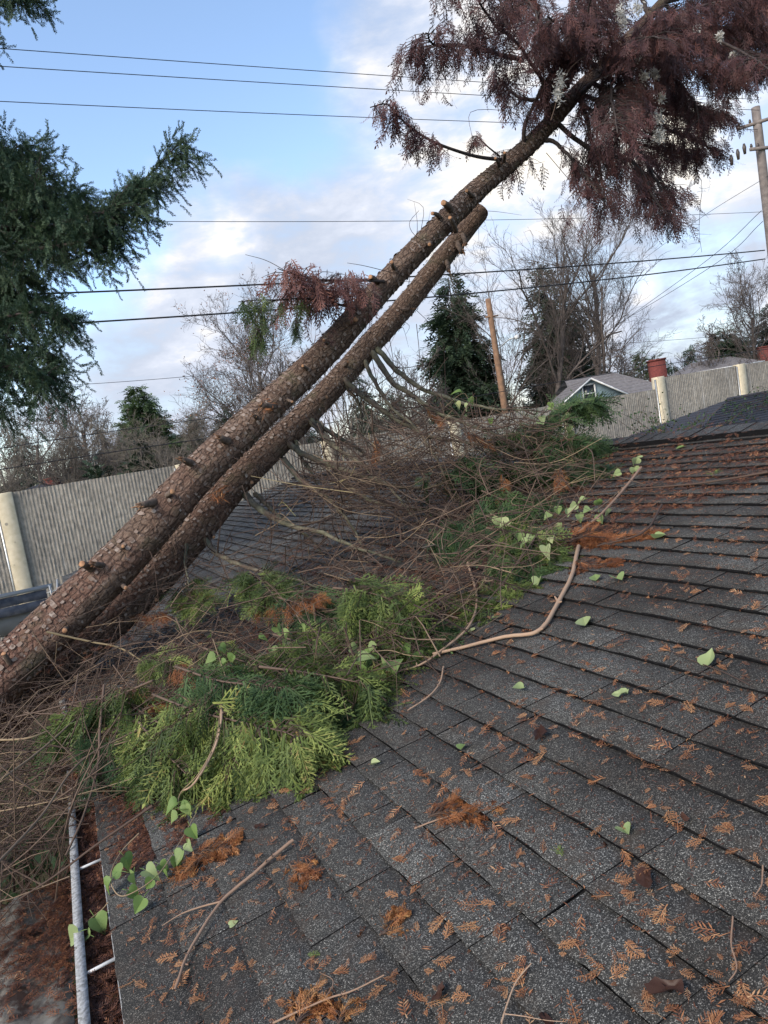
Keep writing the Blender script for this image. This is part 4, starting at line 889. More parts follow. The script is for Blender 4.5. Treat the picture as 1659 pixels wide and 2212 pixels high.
bough('mid green cedar bough reaching right over the shingles at the front edge of the pile', [(560, 1440), (640, 1450), (730, 1465), (800, 1480)], .26, .10, .20, 85, 1.1, G1, .38, gg, 1.4)
bough('dark green bough beneath the right-reaching one, touching the shingles', [(560, 1480), (640, 1510), (700, 1530), (750, 1540)], .08, .02, .18, 90, .9, G2, .6, gg)
bough('feathery green spray hanging like a curtain in the middle of the pile', [(720, 1270), (770, 1275), (830, 1290), (860, 1310)], .30, .20, .24, 95, 1.1, G1, .42, gg, .9)
bough('small green spray beside yellowish leaves left of the hanging curtain spray', [(590, 1370), (640, 1385), (700, 1400)], .20, .12, .14, 80, .9, G1, .4, gg)
bough('dense green bough cascading at the right side of the pile', [(1050, 1140), (1095, 1150), (1150, 1175), (1200, 1205)], .22, .04, .20, 110, 1.1, G1, .42, gg)
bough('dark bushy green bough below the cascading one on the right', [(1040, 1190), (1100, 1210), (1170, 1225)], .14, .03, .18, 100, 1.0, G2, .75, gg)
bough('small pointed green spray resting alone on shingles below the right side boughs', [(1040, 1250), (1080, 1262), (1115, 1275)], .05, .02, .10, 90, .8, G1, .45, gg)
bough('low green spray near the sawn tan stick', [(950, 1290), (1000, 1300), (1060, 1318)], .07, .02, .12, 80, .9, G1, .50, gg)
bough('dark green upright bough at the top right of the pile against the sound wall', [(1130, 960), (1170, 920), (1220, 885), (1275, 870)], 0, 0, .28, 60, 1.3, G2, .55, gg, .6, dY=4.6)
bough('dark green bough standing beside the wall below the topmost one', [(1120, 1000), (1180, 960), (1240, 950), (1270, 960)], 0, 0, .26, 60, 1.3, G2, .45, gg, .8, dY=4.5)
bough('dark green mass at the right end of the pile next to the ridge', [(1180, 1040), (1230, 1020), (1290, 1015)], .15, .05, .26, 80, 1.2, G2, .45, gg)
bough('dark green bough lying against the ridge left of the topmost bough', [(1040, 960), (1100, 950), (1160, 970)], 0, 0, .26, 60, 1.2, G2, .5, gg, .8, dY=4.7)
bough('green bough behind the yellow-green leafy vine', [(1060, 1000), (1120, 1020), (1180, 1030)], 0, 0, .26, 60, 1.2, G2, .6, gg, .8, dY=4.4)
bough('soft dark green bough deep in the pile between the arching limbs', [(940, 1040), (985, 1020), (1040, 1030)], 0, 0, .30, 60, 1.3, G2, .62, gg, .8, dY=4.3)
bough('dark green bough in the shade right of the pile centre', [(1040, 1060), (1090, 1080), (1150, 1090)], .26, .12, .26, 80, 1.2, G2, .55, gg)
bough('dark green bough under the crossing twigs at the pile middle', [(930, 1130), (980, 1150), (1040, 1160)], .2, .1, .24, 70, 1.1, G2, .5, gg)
bough('pale green spray on a curved stem in front of the lower trunk', [(375, 1270), (410, 1290), (450, 1315)], .30, .24, .16, 70, .8, G1, .45, gg, .4)
bough('green hanging spray right of the lower trunk foot', [(540, 1235), (570, 1260), (600, 1300)], .34, .24, .20, 75, .95, G1, .35, gg, .5)
bough('small green tuft left of the orange brown tuft near the trunks', [(290, 1430), (325, 1425), (365, 1430)], .22, .2, .09, 100, .8, G1, .55, gg)
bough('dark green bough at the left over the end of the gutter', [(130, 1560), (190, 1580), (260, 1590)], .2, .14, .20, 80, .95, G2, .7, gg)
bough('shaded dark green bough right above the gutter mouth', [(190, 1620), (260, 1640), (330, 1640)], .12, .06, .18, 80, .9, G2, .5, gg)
bough('green bough between the orange tuft and the bright front boughs', [(440, 1400), (500, 1420), (560, 1440)], .2, .14, .18, 70, .9, G1, .32, gg)
bough('low green bough on the shingles below the centre of the pile', [(860, 1360), (910, 1370), (960, 1385)], .06, .02, .14, 70, .8, G2, .7, gg)
go = 'dead orange cedar tufts caught in the pile'
for i_, (lab, ax, w0, w1, sp, sc_) in enumerate([
 ('orange dead spray hanging mid pile below the dark green bough', [(1085, 1025), (1088, 1050), (1078, 1080)], 4.1, 4.05, .08, .8),
 ('narrow orange tuft hanging right of the mid pile orange spray', [(1208, 1010), (1212, 1030), (1208, 1050)], .16, .14, .05, .6),
 ('rusty tuft on the tip of a twig under the second trunk', [(808, 935), (812, 960), (808, 990)], 4.7, 4.7, .06, .8),
 ('orange tuft beside a brown frond near the front green boughs', [(525, 1515), (530, 1535), (540, 1550)], .17, .15, .05, .6),
 ('orange tuft growing out of the small green tuft near the trunks', [(375, 1440), (390, 1450), (400, 1465)], .24, .22, .07, .7),
 ('orange sprays left of the green front boughs over the gutter end', [(260, 1500), (300, 1520), (330, 1530)], .18, .16, .10, .8),
 ('brown orange sprays at the foot of the lower trunk', [(270, 1340), (320, 1330), (350, 1330)], .3, .25, .10, .8),
 ('long rusty frond bundle at the left of the centre of the pile', [(560, 1300), (620, 1310), (690, 1290)], .2, .25, .12, .8),
 ('small rusty spray against the sound wall at the top of the pile', [(920, 880), (935, 895), (945, 905)], 4.7, 4.7, .06, .8),
 ('rusty streak of foliage along a limb at the top of the pile', [(1000, 930), (1030, 945), (1050, 955)], 4.6, 4.6, .06, .8)]):
    bough(lab, ax, w0, w1, sp, 120, sc_, G3, .45, go, .9, .003, 0, GS)
gc = 'dead orange cedar clumps on the open shingles'
def clump(label, axis, spread, per, scl, tb=.5, w_=.03): return bough(label, axis, w_, .012, spread, per, scl, G3, tb, gc, .3, .003, 0, GS, 'clump', 'dead_cedar_clump')
clump('large dense orange dead cedar clump alone in the middle of the open shingles', [(925, 1765), (970, 1752), (1035, 1760)], .07, 330, .55, .55)
clump('pair of orange dead cedar fans near the gutter beside the green vine', [(400, 1850), (440, 1840), (500, 1830)], .08, 300, .6, .6)
clump('bright orange dead cedar fan below the pair near the gutter', [(440, 1850), (415, 1868), (385, 1890)], .05, 320, .55, .7)
clump('long rust bundle lying on the shingles at the right end of the pile', [(1235, 1165), (1270, 1160), (1330, 1175)], .09, 330, .9, .35, .05)
clump('thin rust streamers trailing right from the long bundle', [(1330, 1165), (1370, 1158), (1410, 1155)], .05, 200, .7, .5)
clump('tan dead cedar fan at the bottom edge of the photo, left of the middle', [(640, 2215), (650, 2190), (665, 2165)], .05, 420, .5, .85, .02)
clump('tan dead cedar tuft at the bottom edge right beside the first fan', [(730, 2215), (735, 2200), (740, 2185)], .04, 420, .45, .85, .02)
clump('pale tan cedar scrap folded upright on the lower middle shingles', [(820, 2020), (838, 2005), (850, 1985)], .04, 300, .45, .8, .02)
clump('small golden cedar scrap with a green stalk between the gutter and the large clump', [(625, 1865), (640, 1885), (660, 1900)], .04, 220, .45, .65, .02)
clump('reddish dead patch under the right side green bough', [(1240, 1215), (1280, 1220), (1330, 1215)], .08, 150, .6, .3)
# ------------------------------------------------------------------ climbing bindweed leaves
def heart(sz, fold=.25, curl=.2, seed=0):
    r = random.Random(seed); out = [(0, 0), (-.10, .22), (-.02, .42), (.18, .50), (.42, .42), (.68, .24), (1.0, .0)]
    V_ = []; F_ = []
    mid = [(x, 0) for x in (0, .05, .12, .25, .45, .7, 1.0)]
    for sgn in (1, -1):
        b0 = len(V_)
        for (x, y), (mx, _) in zip(out, mid):
            for (qx, qy) in ((mx, 0), (x * .5 + mx * .5, y * .5), (x, y)):
                z_ = fold * abs(qy) - curl * qx * qx + .03 * math.sin(7 * qx + seed) * (abs(qy) > .1); V_.append((qx * sz, qy * sgn * sz, z_ * sz))
        for i in range(6):
            for j in range(2):
                a = b0 + i * 3 + j; F_.append((a, a + 1, a + 4, a + 3) if sgn < 0 else (a, a + 3, a + 4, a + 1))
    return np.array(V_), F_
def crumpled(sz, seed=0):
    r = random.Random(seed); n_ = 13; rim = [(.5 + (.5 + .14 * r.uniform(-1, 1)) * math.cos(6.283 * k / n_), (.26 + .12 * r.uniform(-1, 1)) * math.sin(6.283 * k / n_)) for k in range(n_)]
    V_ = [(.5, 0, .10)] + [(.5 + (x - .5) * .5, y * .5, r.uniform(-.04, .14)) for x, y in rim] + [(x, y, r.uniform(.0, .22)) for x, y in rim]
    F_ = [(0, 1 + k, 1 + (k + 1) % n_) for k in range(n_)] + [(1 + k, 1 + n_ + k, 1 + n_ + (k + 1) % n_, 1 + (k + 1) % n_) for k in range(n_)]
    return np.array(V_) * sz, F_
def orient(V_, P, d, nrm):
    d = unit(d); y_ = unit(np.cross(nrm, d)); z_ = np.cross(d, y_); return P + V_[:, :1] * d + V_[:, 1:2] * y_ + V_[:, 2:] * z_
def leaf_mesh(P, d, nrm, sz, t, seed, matn='leaf_green', parent=None, name='leaf', stalk=True):
    V_, F_ = heart(sz, rnd.uniform(.2, .9), rnd.uniform(.0, .9), seed); mb_ = MB(); mb_.add(orient(V_, P, d, nrm), F_, t)
    if stalk: mb_.tube(spline([P - unit(d) * sz * .55 - N * sz * .1, P - unit(d) * sz * .25, P], 4), .0011, 4, .6)
    return mb_.build(name, matn, parent, True)
def vine(label, stem, ws, leaves, r_=.0022, sz=.042, t0=.5, group='leafy vines on the pile', mt='twig', st=.9):
    Pp = [QP(x, y, w_) for (x, y), w_ in zip(stem, ws)]; cl = spline(Pp, 8 * len(Pp)); root = empty('leafy_vine', cl[0], label, 'vine', group)
    q = Twigs(5); q.add(cl, r_, r_ * .7, st); q.build('stem', mt, root)
    for (x, y, w_, px) in leaves:
        p_ = QP(x, y, w_); dp = (p_ - CAM) @ FWD; s_ = px / F * dp
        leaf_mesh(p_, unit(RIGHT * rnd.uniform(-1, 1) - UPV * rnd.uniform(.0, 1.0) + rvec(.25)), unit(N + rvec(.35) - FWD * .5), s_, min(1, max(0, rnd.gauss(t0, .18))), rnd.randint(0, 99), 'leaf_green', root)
vine('thin pale vine with heart-shaped green leaves dangling beside the gutter', [(300, 1800), (262, 1840), (240, 1885), (245, 1920), (270, 1935), (330, 1900), (370, 1850), (425, 1755)], [.05, .04, .05, .06, .05, .05, .05, .04],
     [(268, 1850, .07, 36), (262, 1882, .06, 34), (240, 1900, .06, 34), (290, 1885, .07, 28), (315, 1880, .06, 34), (330, 1900, .05, 26), (278, 1925, .04, 30), (310, 1940, .04, 34), (395, 1838, .05, 32), (378, 1850, .04, 30), (405, 1820, .05, 26), (360, 1880, .04, 24), (345, 1868, .04, 26), (412, 1787, .05, 30)])
vine('green leaves on a thin tan stem hanging below the front boughs', [(478, 1520), (465, 1600), (430, 1670), (390, 1713), (385, 1750)], [.2, .2, .14, .08, .06], [(382, 1735, .07, 30), (392, 1745, .06, 26), (400, 1738, .07, 28), (383, 1762, .05, 26)])
vine('two green leaves on a twig hanging over the metal gutter', [(245, 1930), (225, 1960), (195, 1985), (165, 2010)], [.0, -.02, -.02, -.02], [(205, 1982, -.0, 42), (170, 2015, .0, 44), (195, 2020, -.01, 28), (228, 1975, -.02, 24)])
vine('yellow-green leafy vine at the right side of the pile near the rust bundle', [(1060, 1110), (1110, 1130), (1170, 1140), (1230, 1130), (1290, 1100), (1350, 1050), (1385, 1015)], [.22, .18, .14, .1, .07, .05, .03],
     [(1078, 1118, .22, 34), (1100, 1125, .2, 28), (1120, 1150, .18, 26), (1060, 1105, .22, 26), (1150, 1158, .14, 24), (1175, 1150, .13, 24), (1195, 1160, .12, 24), (1210, 1130, .12, 20), (1190, 1110, .14, 20), (1205, 1095, .14, 18), (1225, 1100, .12, 18), (1245, 1090, .1, 20), (1265, 1078, .09, 20), (1290, 1080, .08, 20), (1275, 1100, .08, 22), (1295, 1112, .06, 22), (1310, 1100, .05, 18), (1340, 1020, .05, 18), (1370, 1010, .04, 22), (1376, 990, .05, 20), (1250, 1110, .08, 20), (1180, 1180, .12, 26), (1140, 1170, .15, 26), (1165, 1250, .03, 26)], .0026, .04, .7)
vine('light green leaves strung along the upper right edge of the pile', [(1180, 880), (1215, 890), (1240, 920), (1240, 960), (1260, 1000)], [4.7, 4.65, 4.6, 4.55, 4.4],
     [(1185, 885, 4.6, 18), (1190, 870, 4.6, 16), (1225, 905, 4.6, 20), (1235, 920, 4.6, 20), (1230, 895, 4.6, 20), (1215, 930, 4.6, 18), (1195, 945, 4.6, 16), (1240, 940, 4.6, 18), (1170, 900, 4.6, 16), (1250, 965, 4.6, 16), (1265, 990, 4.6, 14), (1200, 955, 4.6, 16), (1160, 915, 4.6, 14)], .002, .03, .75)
vine('cluster of green leaves by the tan stick at the middle of the pile front', [(790, 1410), (840, 1405), (880, 1415), (930, 1420)], [.12, .1, .07, .04],
     [(775, 1420, .13, 34), (800, 1410, .12, 38), (815, 1395, .12, 34), (835, 1430, .1, 30), (870, 1395, .08, 32), (885, 1370, .08, 28), (900, 1408, .06, 28), (845, 1450, .05, 36), (790, 1440, .12, 30), (755, 1400, .14, 26)], .0024, .04, .55)
vine('light leaves along a stem crossing the green boughs at the left of the pile front', [(460, 1380), (480, 1440), (500, 1480), (540, 1440), (620, 1360)], [.24, .22, .2, .2, .22],
     [(465, 1420, .24, 26), (490, 1430, .22, 22), (505, 1415, .22, 24), (475, 1395, .24, 22), (600, 1355, .24, 24), (625, 1365, .22, 24), (650, 1350, .22, 20), (560, 1380, .2, 22), (585, 1400, .18, 24), (495, 1500, .18, 22), (455, 1370, .26, 20), (530, 1455, .18, 20)], .0022, .03, .6)
vine('few pale green leaves near the arching limbs at the centre back', [(960, 880), (1000, 850), (1020, 870), (1080, 890)], [4.7, 4.7, 4.65, 4.6], [(995, 848, 4.65, 18), (985, 870, 4.65, 16), (1010, 872, 4.65, 16), (1015, 860, 4.65, 16), (1060, 905, 4.65, 14), (1000, 900, 4.65, 14)], .002, .03, .6)
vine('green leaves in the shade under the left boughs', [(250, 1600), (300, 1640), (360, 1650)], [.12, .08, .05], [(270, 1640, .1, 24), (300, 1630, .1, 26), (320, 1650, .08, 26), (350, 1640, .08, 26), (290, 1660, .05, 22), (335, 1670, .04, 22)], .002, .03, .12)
# ------------------------------------------------------------------ loose leaves on the roof
def loose(label, x, y, px, t, matn='leaf_green', group='single leaves lying on the shingles', name='leaf'):
    p_ = RP(x, y, .018); s_ = px / F * ((p_ - CAM) @ FWD); an = rnd.uniform(0, 6.28); d = unit(U * math.cos(an) + S * math.sin(an)); V_, F_ = heart(s_, rnd.uniform(.2, .9), rnd.uniform(-.6, .1), rnd.randint(0, 99))
    if matn == 'leaf_brown' or 'crumpled' in label: V_, F_ = crumpled(s_, rnd.randint(0, 999))
    q = orient(V_ - [s_ * .45, 0, 0], p_, d, unit(N + rvec(.12))); w_ = ((q - O) @ N).min(); q = q + N * max(0, .012 - w_ + .006); mb_ = MB(); mb_.add(q, F_, t); o = mb_.build(name, matn, None, True)
    meta(o, label, 'leaf', group)
for a in [('pale curled green leaf on the shingles near the right edge', 1535, 1430, 40, .8), ('pale crumpled leaf beside an orange scrap left of the one near the right edge', 1345, 1498, 36, .85), ('greyish pale leaf on the shingles right of the tan stick', 1263, 1345, 36, .85),
          ('pointed light leaf below the rust bundle', 1337, 1252, 34, .65), ('small pale leaf left of the pointed one under the rust bundle', 1287, 1250, 26, .6), ('light green leaf on the shingles right of the rust bundle', 1425, 1162, 28, .7),
          ('yellow leaf near the low green spray', 1075, 1337, 24, .98), ('small yellowish leaf on open shingles below the tan stick', 1122, 1490, 26, .75), ('bright lime leaf curled on the lower right shingles', 1352, 1798, 36, .7),
          ('yellow leaf left of the big dead patch near the front boughs', 505, 1995, 20, .9), ('pale cream leaf near the middle front shingles', 812, 1650, 22, .95), ('small lime scrap on the middle shingles', 1000, 1615, 22, .55),
          ('green leaf on the ridge litter near the right edge', 1470, 968, 20, .5), ('pale leaf in the ridge litter right of centre', 1380, 990, 18, .85), ('cream leaf fleck near the tan stick end', 1020, 1360, 20, .95), ('yellow sliver leaf hanging above the gutter mouth', 510, 1640, 26, .97)]: loose(*a)
for a in [('large dark wet brown leaf at the lower right', 1445, 2140, 84, .15), ('dark rotten leaf under an orange spray on the right shingles', 1395, 1905, 60, .2), ('small dark leaf just right of the bottom tan fan', 950, 2150, 46, .3), ('dark blackish leaf at the bottom edge', 1180, 2205, 44, .1), ('thin dark curled leaf in the middle shingles', 1165, 1590, 52, .05), ('grey-brown crumpled leaf on the right shingles', 1480, 1770, 34, .5),
          ('dark leaf between the courses at lower middle', 560, 1785, 26, .1)]: loose(*a, 'leaf_brown', 'dark dead leaves lying on the shingles', 'dead_leaf')
# ------------------------------------------------------------------ sticks
def stick(label, pl, wpx, matn='pale_stick', t=.5, lift=.012, side=None, name='stick', lifts=None):
    lift += .012
    n_ = len(pl); lifts = lifts or [lift] * n_; P = [QP(x, y, l) for (x, y), l in zip(pl, lifts)]; cl = spline(P, 10 * n_); d0 = (cl[0] - CAM) @ FWD; r_ = wpx / 2 / F * d0
    q = Twigs(7); q.add(cl + np.cumsum(rng.normal(0, r_ * .05, cl.shape), 0), r_, r_ * .6, t)
    for s2 in (side or []):
        c2_ = spline([RP(x, y, lift) for x, y in s2], 16); q.add(c2_, r_ * .5, r_ * .25, t)
    for _ in range(5):
        i = rnd.randint(3, len(cl) - 3); dd_ = unit(rvec() + N * .6); q.add([cl[i], cl[i] + dd_ * r_ * 2.5], r_ * .6, r_ * .3, t * .7)
    meta(q.build(name, matn), label, 'stick', 'sticks lying on the roof')
stick('long bare forked twig on the shingles near the gutter', [(633, 1815), (590, 1850), (545, 1890), (480, 1945), (430, 2020), (398, 2080), (378, 2140)], 8, 'pale_stick', .25, .012, [[(475, 1948), (430, 1960), (390, 1975), (350, 2000)]])
stick('thick peeled tan stick running down from the rust bundle, kinked at its middle', [(1250, 1180), (1235, 1240), (1198, 1310), (1158, 1365), (1080, 1380), (1000, 1400), (930, 1415)], 9, 'pale_stick', .75, .012)
stick('pale vine stem curving over the green front boughs', [(478, 1500), (478, 1560), (460, 1620), (420, 1690), (390, 1712)], 6, 'pale_stick', .9, .1, None, 'stick', [.2, .2, .16, .10, .06])
stick('tan twig between the mid pile curtain spray and the open shingles', [(1010, 1215), (1030, 1290), (1015, 1350), (960, 1400), (900, 1440), (830, 1450)], 5, 'pale_stick', .6, .02)
stick('small curved twig on the shingles below the pile front', [(958, 1440), (950, 1475), (925, 1505), (880, 1535)], 4, 'pale_stick', .6, .012)
stick('thin forked twig at the bottom middle edge', [(1083, 2210), (1095, 2170), (1115, 2120), (1146, 2082)], 5, 'pale_stick', .9, .012, [[(1090, 2190), (1130, 2195), (1180, 2204), (1222, 2207)]])
stick('thin red-brown curved twig at the lower right', [(1583, 1980), (1580, 2040), (1592, 2090), (1575, 2120)], 4, 'pale_stick', .15, .012)
stick('thin orange-brown twig beside a green scrap near the right edge', [(1648, 1870), (1645, 1910), (1630, 1935)], 4, 'pale_stick', .2, .012)
stick('long brown twig from the bottom edge toward the right of the tan fans', [(590, 2210), (700, 2160), (760, 2140), (829, 2105)], 5, 'pale_stick', .3, .012, [[(700, 2160), (720, 2120), (690, 2100)]])
stick('slender brown twig across the middle left shingles', [(895, 1790), (940, 1772), (985, 1758)], 4, 'pale_stick', .3, .012)
stick('dark thin twig lying across upper right shingles', [(1430, 1090), (1390, 1150), (1290, 1180)], 5, 'twig', .15, .03)
stick('long thin dark stem crossing the ridge litter', [(1659, 1020), (1500, 1045), (1330, 1060), (1220, 1075)], 5, 'twig', .3, .03)
stick('dark fine forked twig on the right shingles', [(1620, 1480), (1560, 1450), (1480, 1420), (1430, 1395)], 3.5, 'twig', .1, .012)
stick('pinkish bent stem leaning on the right end of the pile', [(1385, 1010), (1345, 1060), (1300, 1110), (1250, 1150)], 6, 'pale_stick', .2, .05)
for lab, pl, w_, t in [('long yellow-brown stem rising from the lower left over the brush', [(-20, 1700), (100, 1610), (210, 1510), (300, 1440), (420, 1330)], 6, .8), ('long tan stem crossing the gutter end from lower left', [(-20, 1880), (90, 1760), (180, 1640), (330, 1560), (500, 1460)], 7, .7),
                       ('yellow-green stem sweeping low across the left brush', [(-20, 1600), (80, 1590), (170, 1540), (245, 1490)], 5, .95), ('brown stem hanging down over the gutter lip', [(225, 1480), (215, 1580), (210, 1660), (180, 1760), (140, 1850)], 6, .5),
                       ('grey curving twig in front of the trunks at the left', [(220, 1215), (222, 1290), (215, 1350), (205, 1420), (180, 1480)], 6, .45), ('red-brown long shoot reaching down toward the patio cover', [(330, 1740), (200, 1830), (120, 1890), (42, 1940)], 6, .25)]:
    stick(lab, pl, w_, 'twig', t, .2, None, 'stick', list(np.linspace(.3, .12, len(pl))) if 'gutter lip' not in lab else [.3, .2, .1, .05, .0])
stick('yellow-green bramble stem lying along the lower trunk', [(100, 1365), (190, 1385), (260, 1400), (330, 1440), (400, 1460)], 5, 'twig', .97, .4, None, 'stick', [4.75, 4.75, 4.7, 4.6, 4.6])
# ------------------------------------------------------------------ orange sprigs scattered on the open roof: one object each
SP = []
for k in range(9):
    a = rnd.random(); T_ = frond(1.0, rnd.choice((12, 15, 18)), rnd.uniform(34, 52), rnd.uniform(.28, .55), rnd.uniform(.06, .09), rnd.choice((0, 2, 3)), rnd.uniform(-.5, .4), 60 + k)
    if k % 3 == 0:
        T2_ = frond(.6, 9, 45, .4, .05, 2, .1, 80 + k); R2_ = np.array([[.7, .7, 0], [-.7, .7, 0], [0, 0, 1]]); T_ = np.concatenate([T_, T2_ @ R2_ + np.array([.3, .02, 0])])
    SP.append(quads_mesh('sprig', T_, np.clip(rng.normal(.3 + .5 * (k / 8), .15, len(T_)), 0, 1)))
leafy('sprig', [(0, (.07, .030, .016)), (.35, (.19, .075, .033)), (.7, (.34, .165, .075)), (1, (.46, .29, .15))], .1)
for me in SP: me.materials.append(MATS['sprig'])
OPEN = [(280, 2230), (205, 1720), (420, 1800), (520, 1720), (690, 1640), (850, 1520), (1000, 1420), (1100, 1330), (1250, 1230), (1400, 1180), (1430, 1100), (1659, 1040), (1680, 1300), (1680, 2230)]
for k in range(296):
    x, y = pile_px(OPEN); 
    if y < 1500 and rnd.random() < .45: x, y = pile_px(OPEN)
    p_ = RP(x, y, .017); o = bpy.data.objects.new('cedar_sprig', SP[rnd.randint(0, 8)]); col.objects.link(o)
    an = rnd.uniform(0, 6.28); d = unit(U * math.cos(an) + S * math.sin(an) + N * rnd.uniform(-.05, .12)); z_ = unit(N + rvec(.15)); y_ = unit(np.cross(z_, d)); z_ = np.cross(d, y_); s_ = rnd.choice((.022, .028, .034, .042, .052)) * (1.15 if y < 1700 else .95) * rnd.uniform(.8, 1.15)
    m = Matrix.Identity(4)
    for i in range(3): m[i][0], m[i][1], m[i][2], m[i][3] = d[i] * s_, y_[i] * s_, z_[i] * s_, p_[i]
    o.matrix_world = m; meta(o, 'small dry orange-brown cedar sprig lying loose on the open shingles', 'sprig', 'dry cedar sprigs on the shingles')
gs_ = quads_mesh('sprig', frond(1.0, 20, 45, .4, .07, 3, .1, 99), rng.uniform(.3, .9, 400)[:len(frond(1.0, 20, 45, .4, .07, 3, .1, 99))]); gs_.materials.append(MATS['green_foliage'])
for lab, x, y, s_, an in [('fresh green cedar sprig standing out on the lower right shingles', 1212, 1850, .055, 1.2), ('green sprig scrap on the ridge litter at upper right', 1535, 1030, .20, .6), ('dim green sprig on the lower left shingles', 690, 2065, .04, 2.0), ('dark green needle tuft in the gutter at the bottom left', 215, 2190, .09, .8)]:
    o = bpy.data.objects.new('green_sprig', gs_); col.objects.link(o); p_ = RP(x, y, .015 if 'gutter' not in lab else -.06); d = unit(U * math.cos(an) + S * math.sin(an)); y_ = unit(np.cross(N, d)); m = Matrix.Identity(4)
    for i in range(3): m[i][0], m[i][1], m[i][2], m[i][3] = d[i] * s_, y_[i] * s_, N[i] * s_, p_[i]
    o.matrix_world = m; meta(o, lab, 'sprig')
# ================================================================== POLES AND WIRES
def pole(label, x, ytop, d, wpx, matn, extras=None):
    t = PD(x, ytop, d); r_ = wpx / 2 / F * d; root = empty('utility_pole', (t[0], t[1], 0), label, 'pole')
    mb_ = MB(); mb_.tube([(t[0], t[1], z_) for z_ in np.linspace(0, t[2], 14)], np.linspace(r_ * 1.25, r_ * .92, 14), 12); mb_.build('shaft', matn, root, True); return root, t, r_
WY = 20.5
pr, pt_, pr_ = pole('grey wooden utility pole with crossarms at the right edge of the photo', 1632, 232, (PY(1640, 300, WY) - CAM) @ FWD, 19, 'pole_grey')
Xd = unit(np.array([1, -.25, 0]))
for (yy, l) in ((265, .95), (322, .7)):
    c_ = PD(1640, yy, (pt_ - CAM) @ FWD); c_ = np.array([pt_[0], pt_[1] - .2, c_[2]]); a = MB(); dv = unit(np.array([.6, -.8, 0])) if yy < 300 else Xd
    a.box(c_, (l * 2, .1, .12), [dv, unit(np.cross([0, 0, 1], dv)), [0, 0, 1]]); o = a.build('crossarm', 'pole_grey', pr)
    for k in (-1, -.5, .5, 1):
        q = MB(); pp = c_ + dv * l * k * .9; q.tube([pp + [0, 0, .05], pp + [0, 0, .12], pp + [0, 0, .22]], [.035, .06, .03], 8); q.build('insulator', 'insulator', o)
a = MB()
for k in range(3):
    c_ = PD(1580 + k * 14, 345 - k * 12, (pt_ - CAM) @ FWD); a.tube([c_ - [0, 0, .22], c_ + [0, 0, .05], c_ + [0, 0, .2]], [.05, .08, .04], 8)
a.build('fuse_cutout', 'insulator', pr)
pc, pct, _ = pole('rusty brown wooden utility pole with a street light, behind the brush pile', 1054, 646, 36, 13, 'pole_wood')
a = MB(); c_ = np.array([pct[0], pct[1] - .1, pct[2] - .9]); a.box(c_, (.7, .06, .07), [Xd, unit(np.cross([0, 0, 1], Xd)), [0, 0, 1]]); a.build('crossarm', 'pole_wood', pc)
a = MB(); b0 = PD(1078, 752, 36); b1 = PD(1100, 733, 35.6); b2 = PD(1112, 730, 35.5); a.tube(spline([b0 * [1, 1, 1], b1, b2], 8), .035, 6); o = a.build('lamp_arm', 'galvanised', pc)
a = MB(); a.tube([b2, b2 + (PD(1120, 727, 35.5) - b2)], [.09, .13], 8); a.build('lamp_head', 'white_trim', o)
def wire(label, px, Y, r_, ds=None):
    xs_ = np.array([p_[0] for p_ in px], float)
    P = np.array([PY(x, y, Y) if ds is None else PD(x, y, ds[i]) for i, (x, y) in enumerate(px)])
    if ds is None and len(P) >= 3:
        k = np.polyfit(P[:, 0], P[:, 2], 2); X = np.linspace(P[0, 0], P[-1, 0], 60); cl = np.stack([X, np.full(60, Y), np.polyval(k, X)], 1)
    else: cl = spline(P, 40)
    v, f = tube_vf(cl, r_, 6); mb_ = MB(); mb_.add(v, f); meta(mb_.build('power_line', 'wire', None, True), label, 'wire', 'overhead wires')
wire('uppermost thin overhead wire across the blue sky', [(-300, 84), (0, 103), (500, 140), (1040, 178), (1640, 215)], WY, .010)
wire('second thin overhead wire just under the uppermost one', [(-300, 125), (0, 142), (500, 174), (1055, 207), (1640, 238)], WY - .4, .010)
wire('third thin overhead wire touching the tip of the rust spray', [(-300, 204), (0, 219), (500, 242), (1110, 265), (1640, 280)], WY, .010)
wire('thin level wire in the middle of the sky ending at the grey pole', [(-300, 472), (370, 477), (900, 480), (1300, 468), (1650, 458)], WY, .0085)
wire('upper of the two thick black cables behind the trunks', [(-300, 648), (80, 635), (620, 612), (1000, 592), (1330, 567), (1652, 541)], WY, .024)
wire('lower of the two thick black cables behind the trunks', [(-300, 722), (210, 694), (620, 671), (1000, 634), (1330, 600), (1652, 560)], WY + .1, .024)
d_p = (pt_ - CAM) @ FWD
wire('steep wire dropping from the grey pole toward the far house, upper one', [(1645, 455), (1530, 560), (1330, 705)], 0, .012, [d_p, 34, 44])
wire('steep wire dropping from the grey pole toward the far house, lower one', [(1648, 478), (1545, 570), (1310, 715)], 0, .012, [d_p, 34, 44])
wire('faint slanting wire right of the bare trees', [(1659, 380), (1500, 480), (1350, 590)], 0, .010, [d_p, 36, 52])
wire('sagging cable above the right part of the sound wall', [(700, 915), (960, 872), (1150, 830), (1400, 795), (1700, 748)], 24.0, .016)
wire('sagging cable above the left part of the sound wall', [(-100, 1030), (0, 1016), (250, 975), (500, 940), (700, 915)], 24.0, .016)
wire('thin cable crossing the left tree line', [(-100, 985), (0, 970), (250, 930), (540, 893)], 27, .014)
wire('faint far wire low in the clouds at right', [(1270, 745), (1400, 738), (1700, 710)], 40, .015)
wire('faint far wire above the small cedar on the left', [(150, 832), (300, 822), (420, 812)], 40, .014)
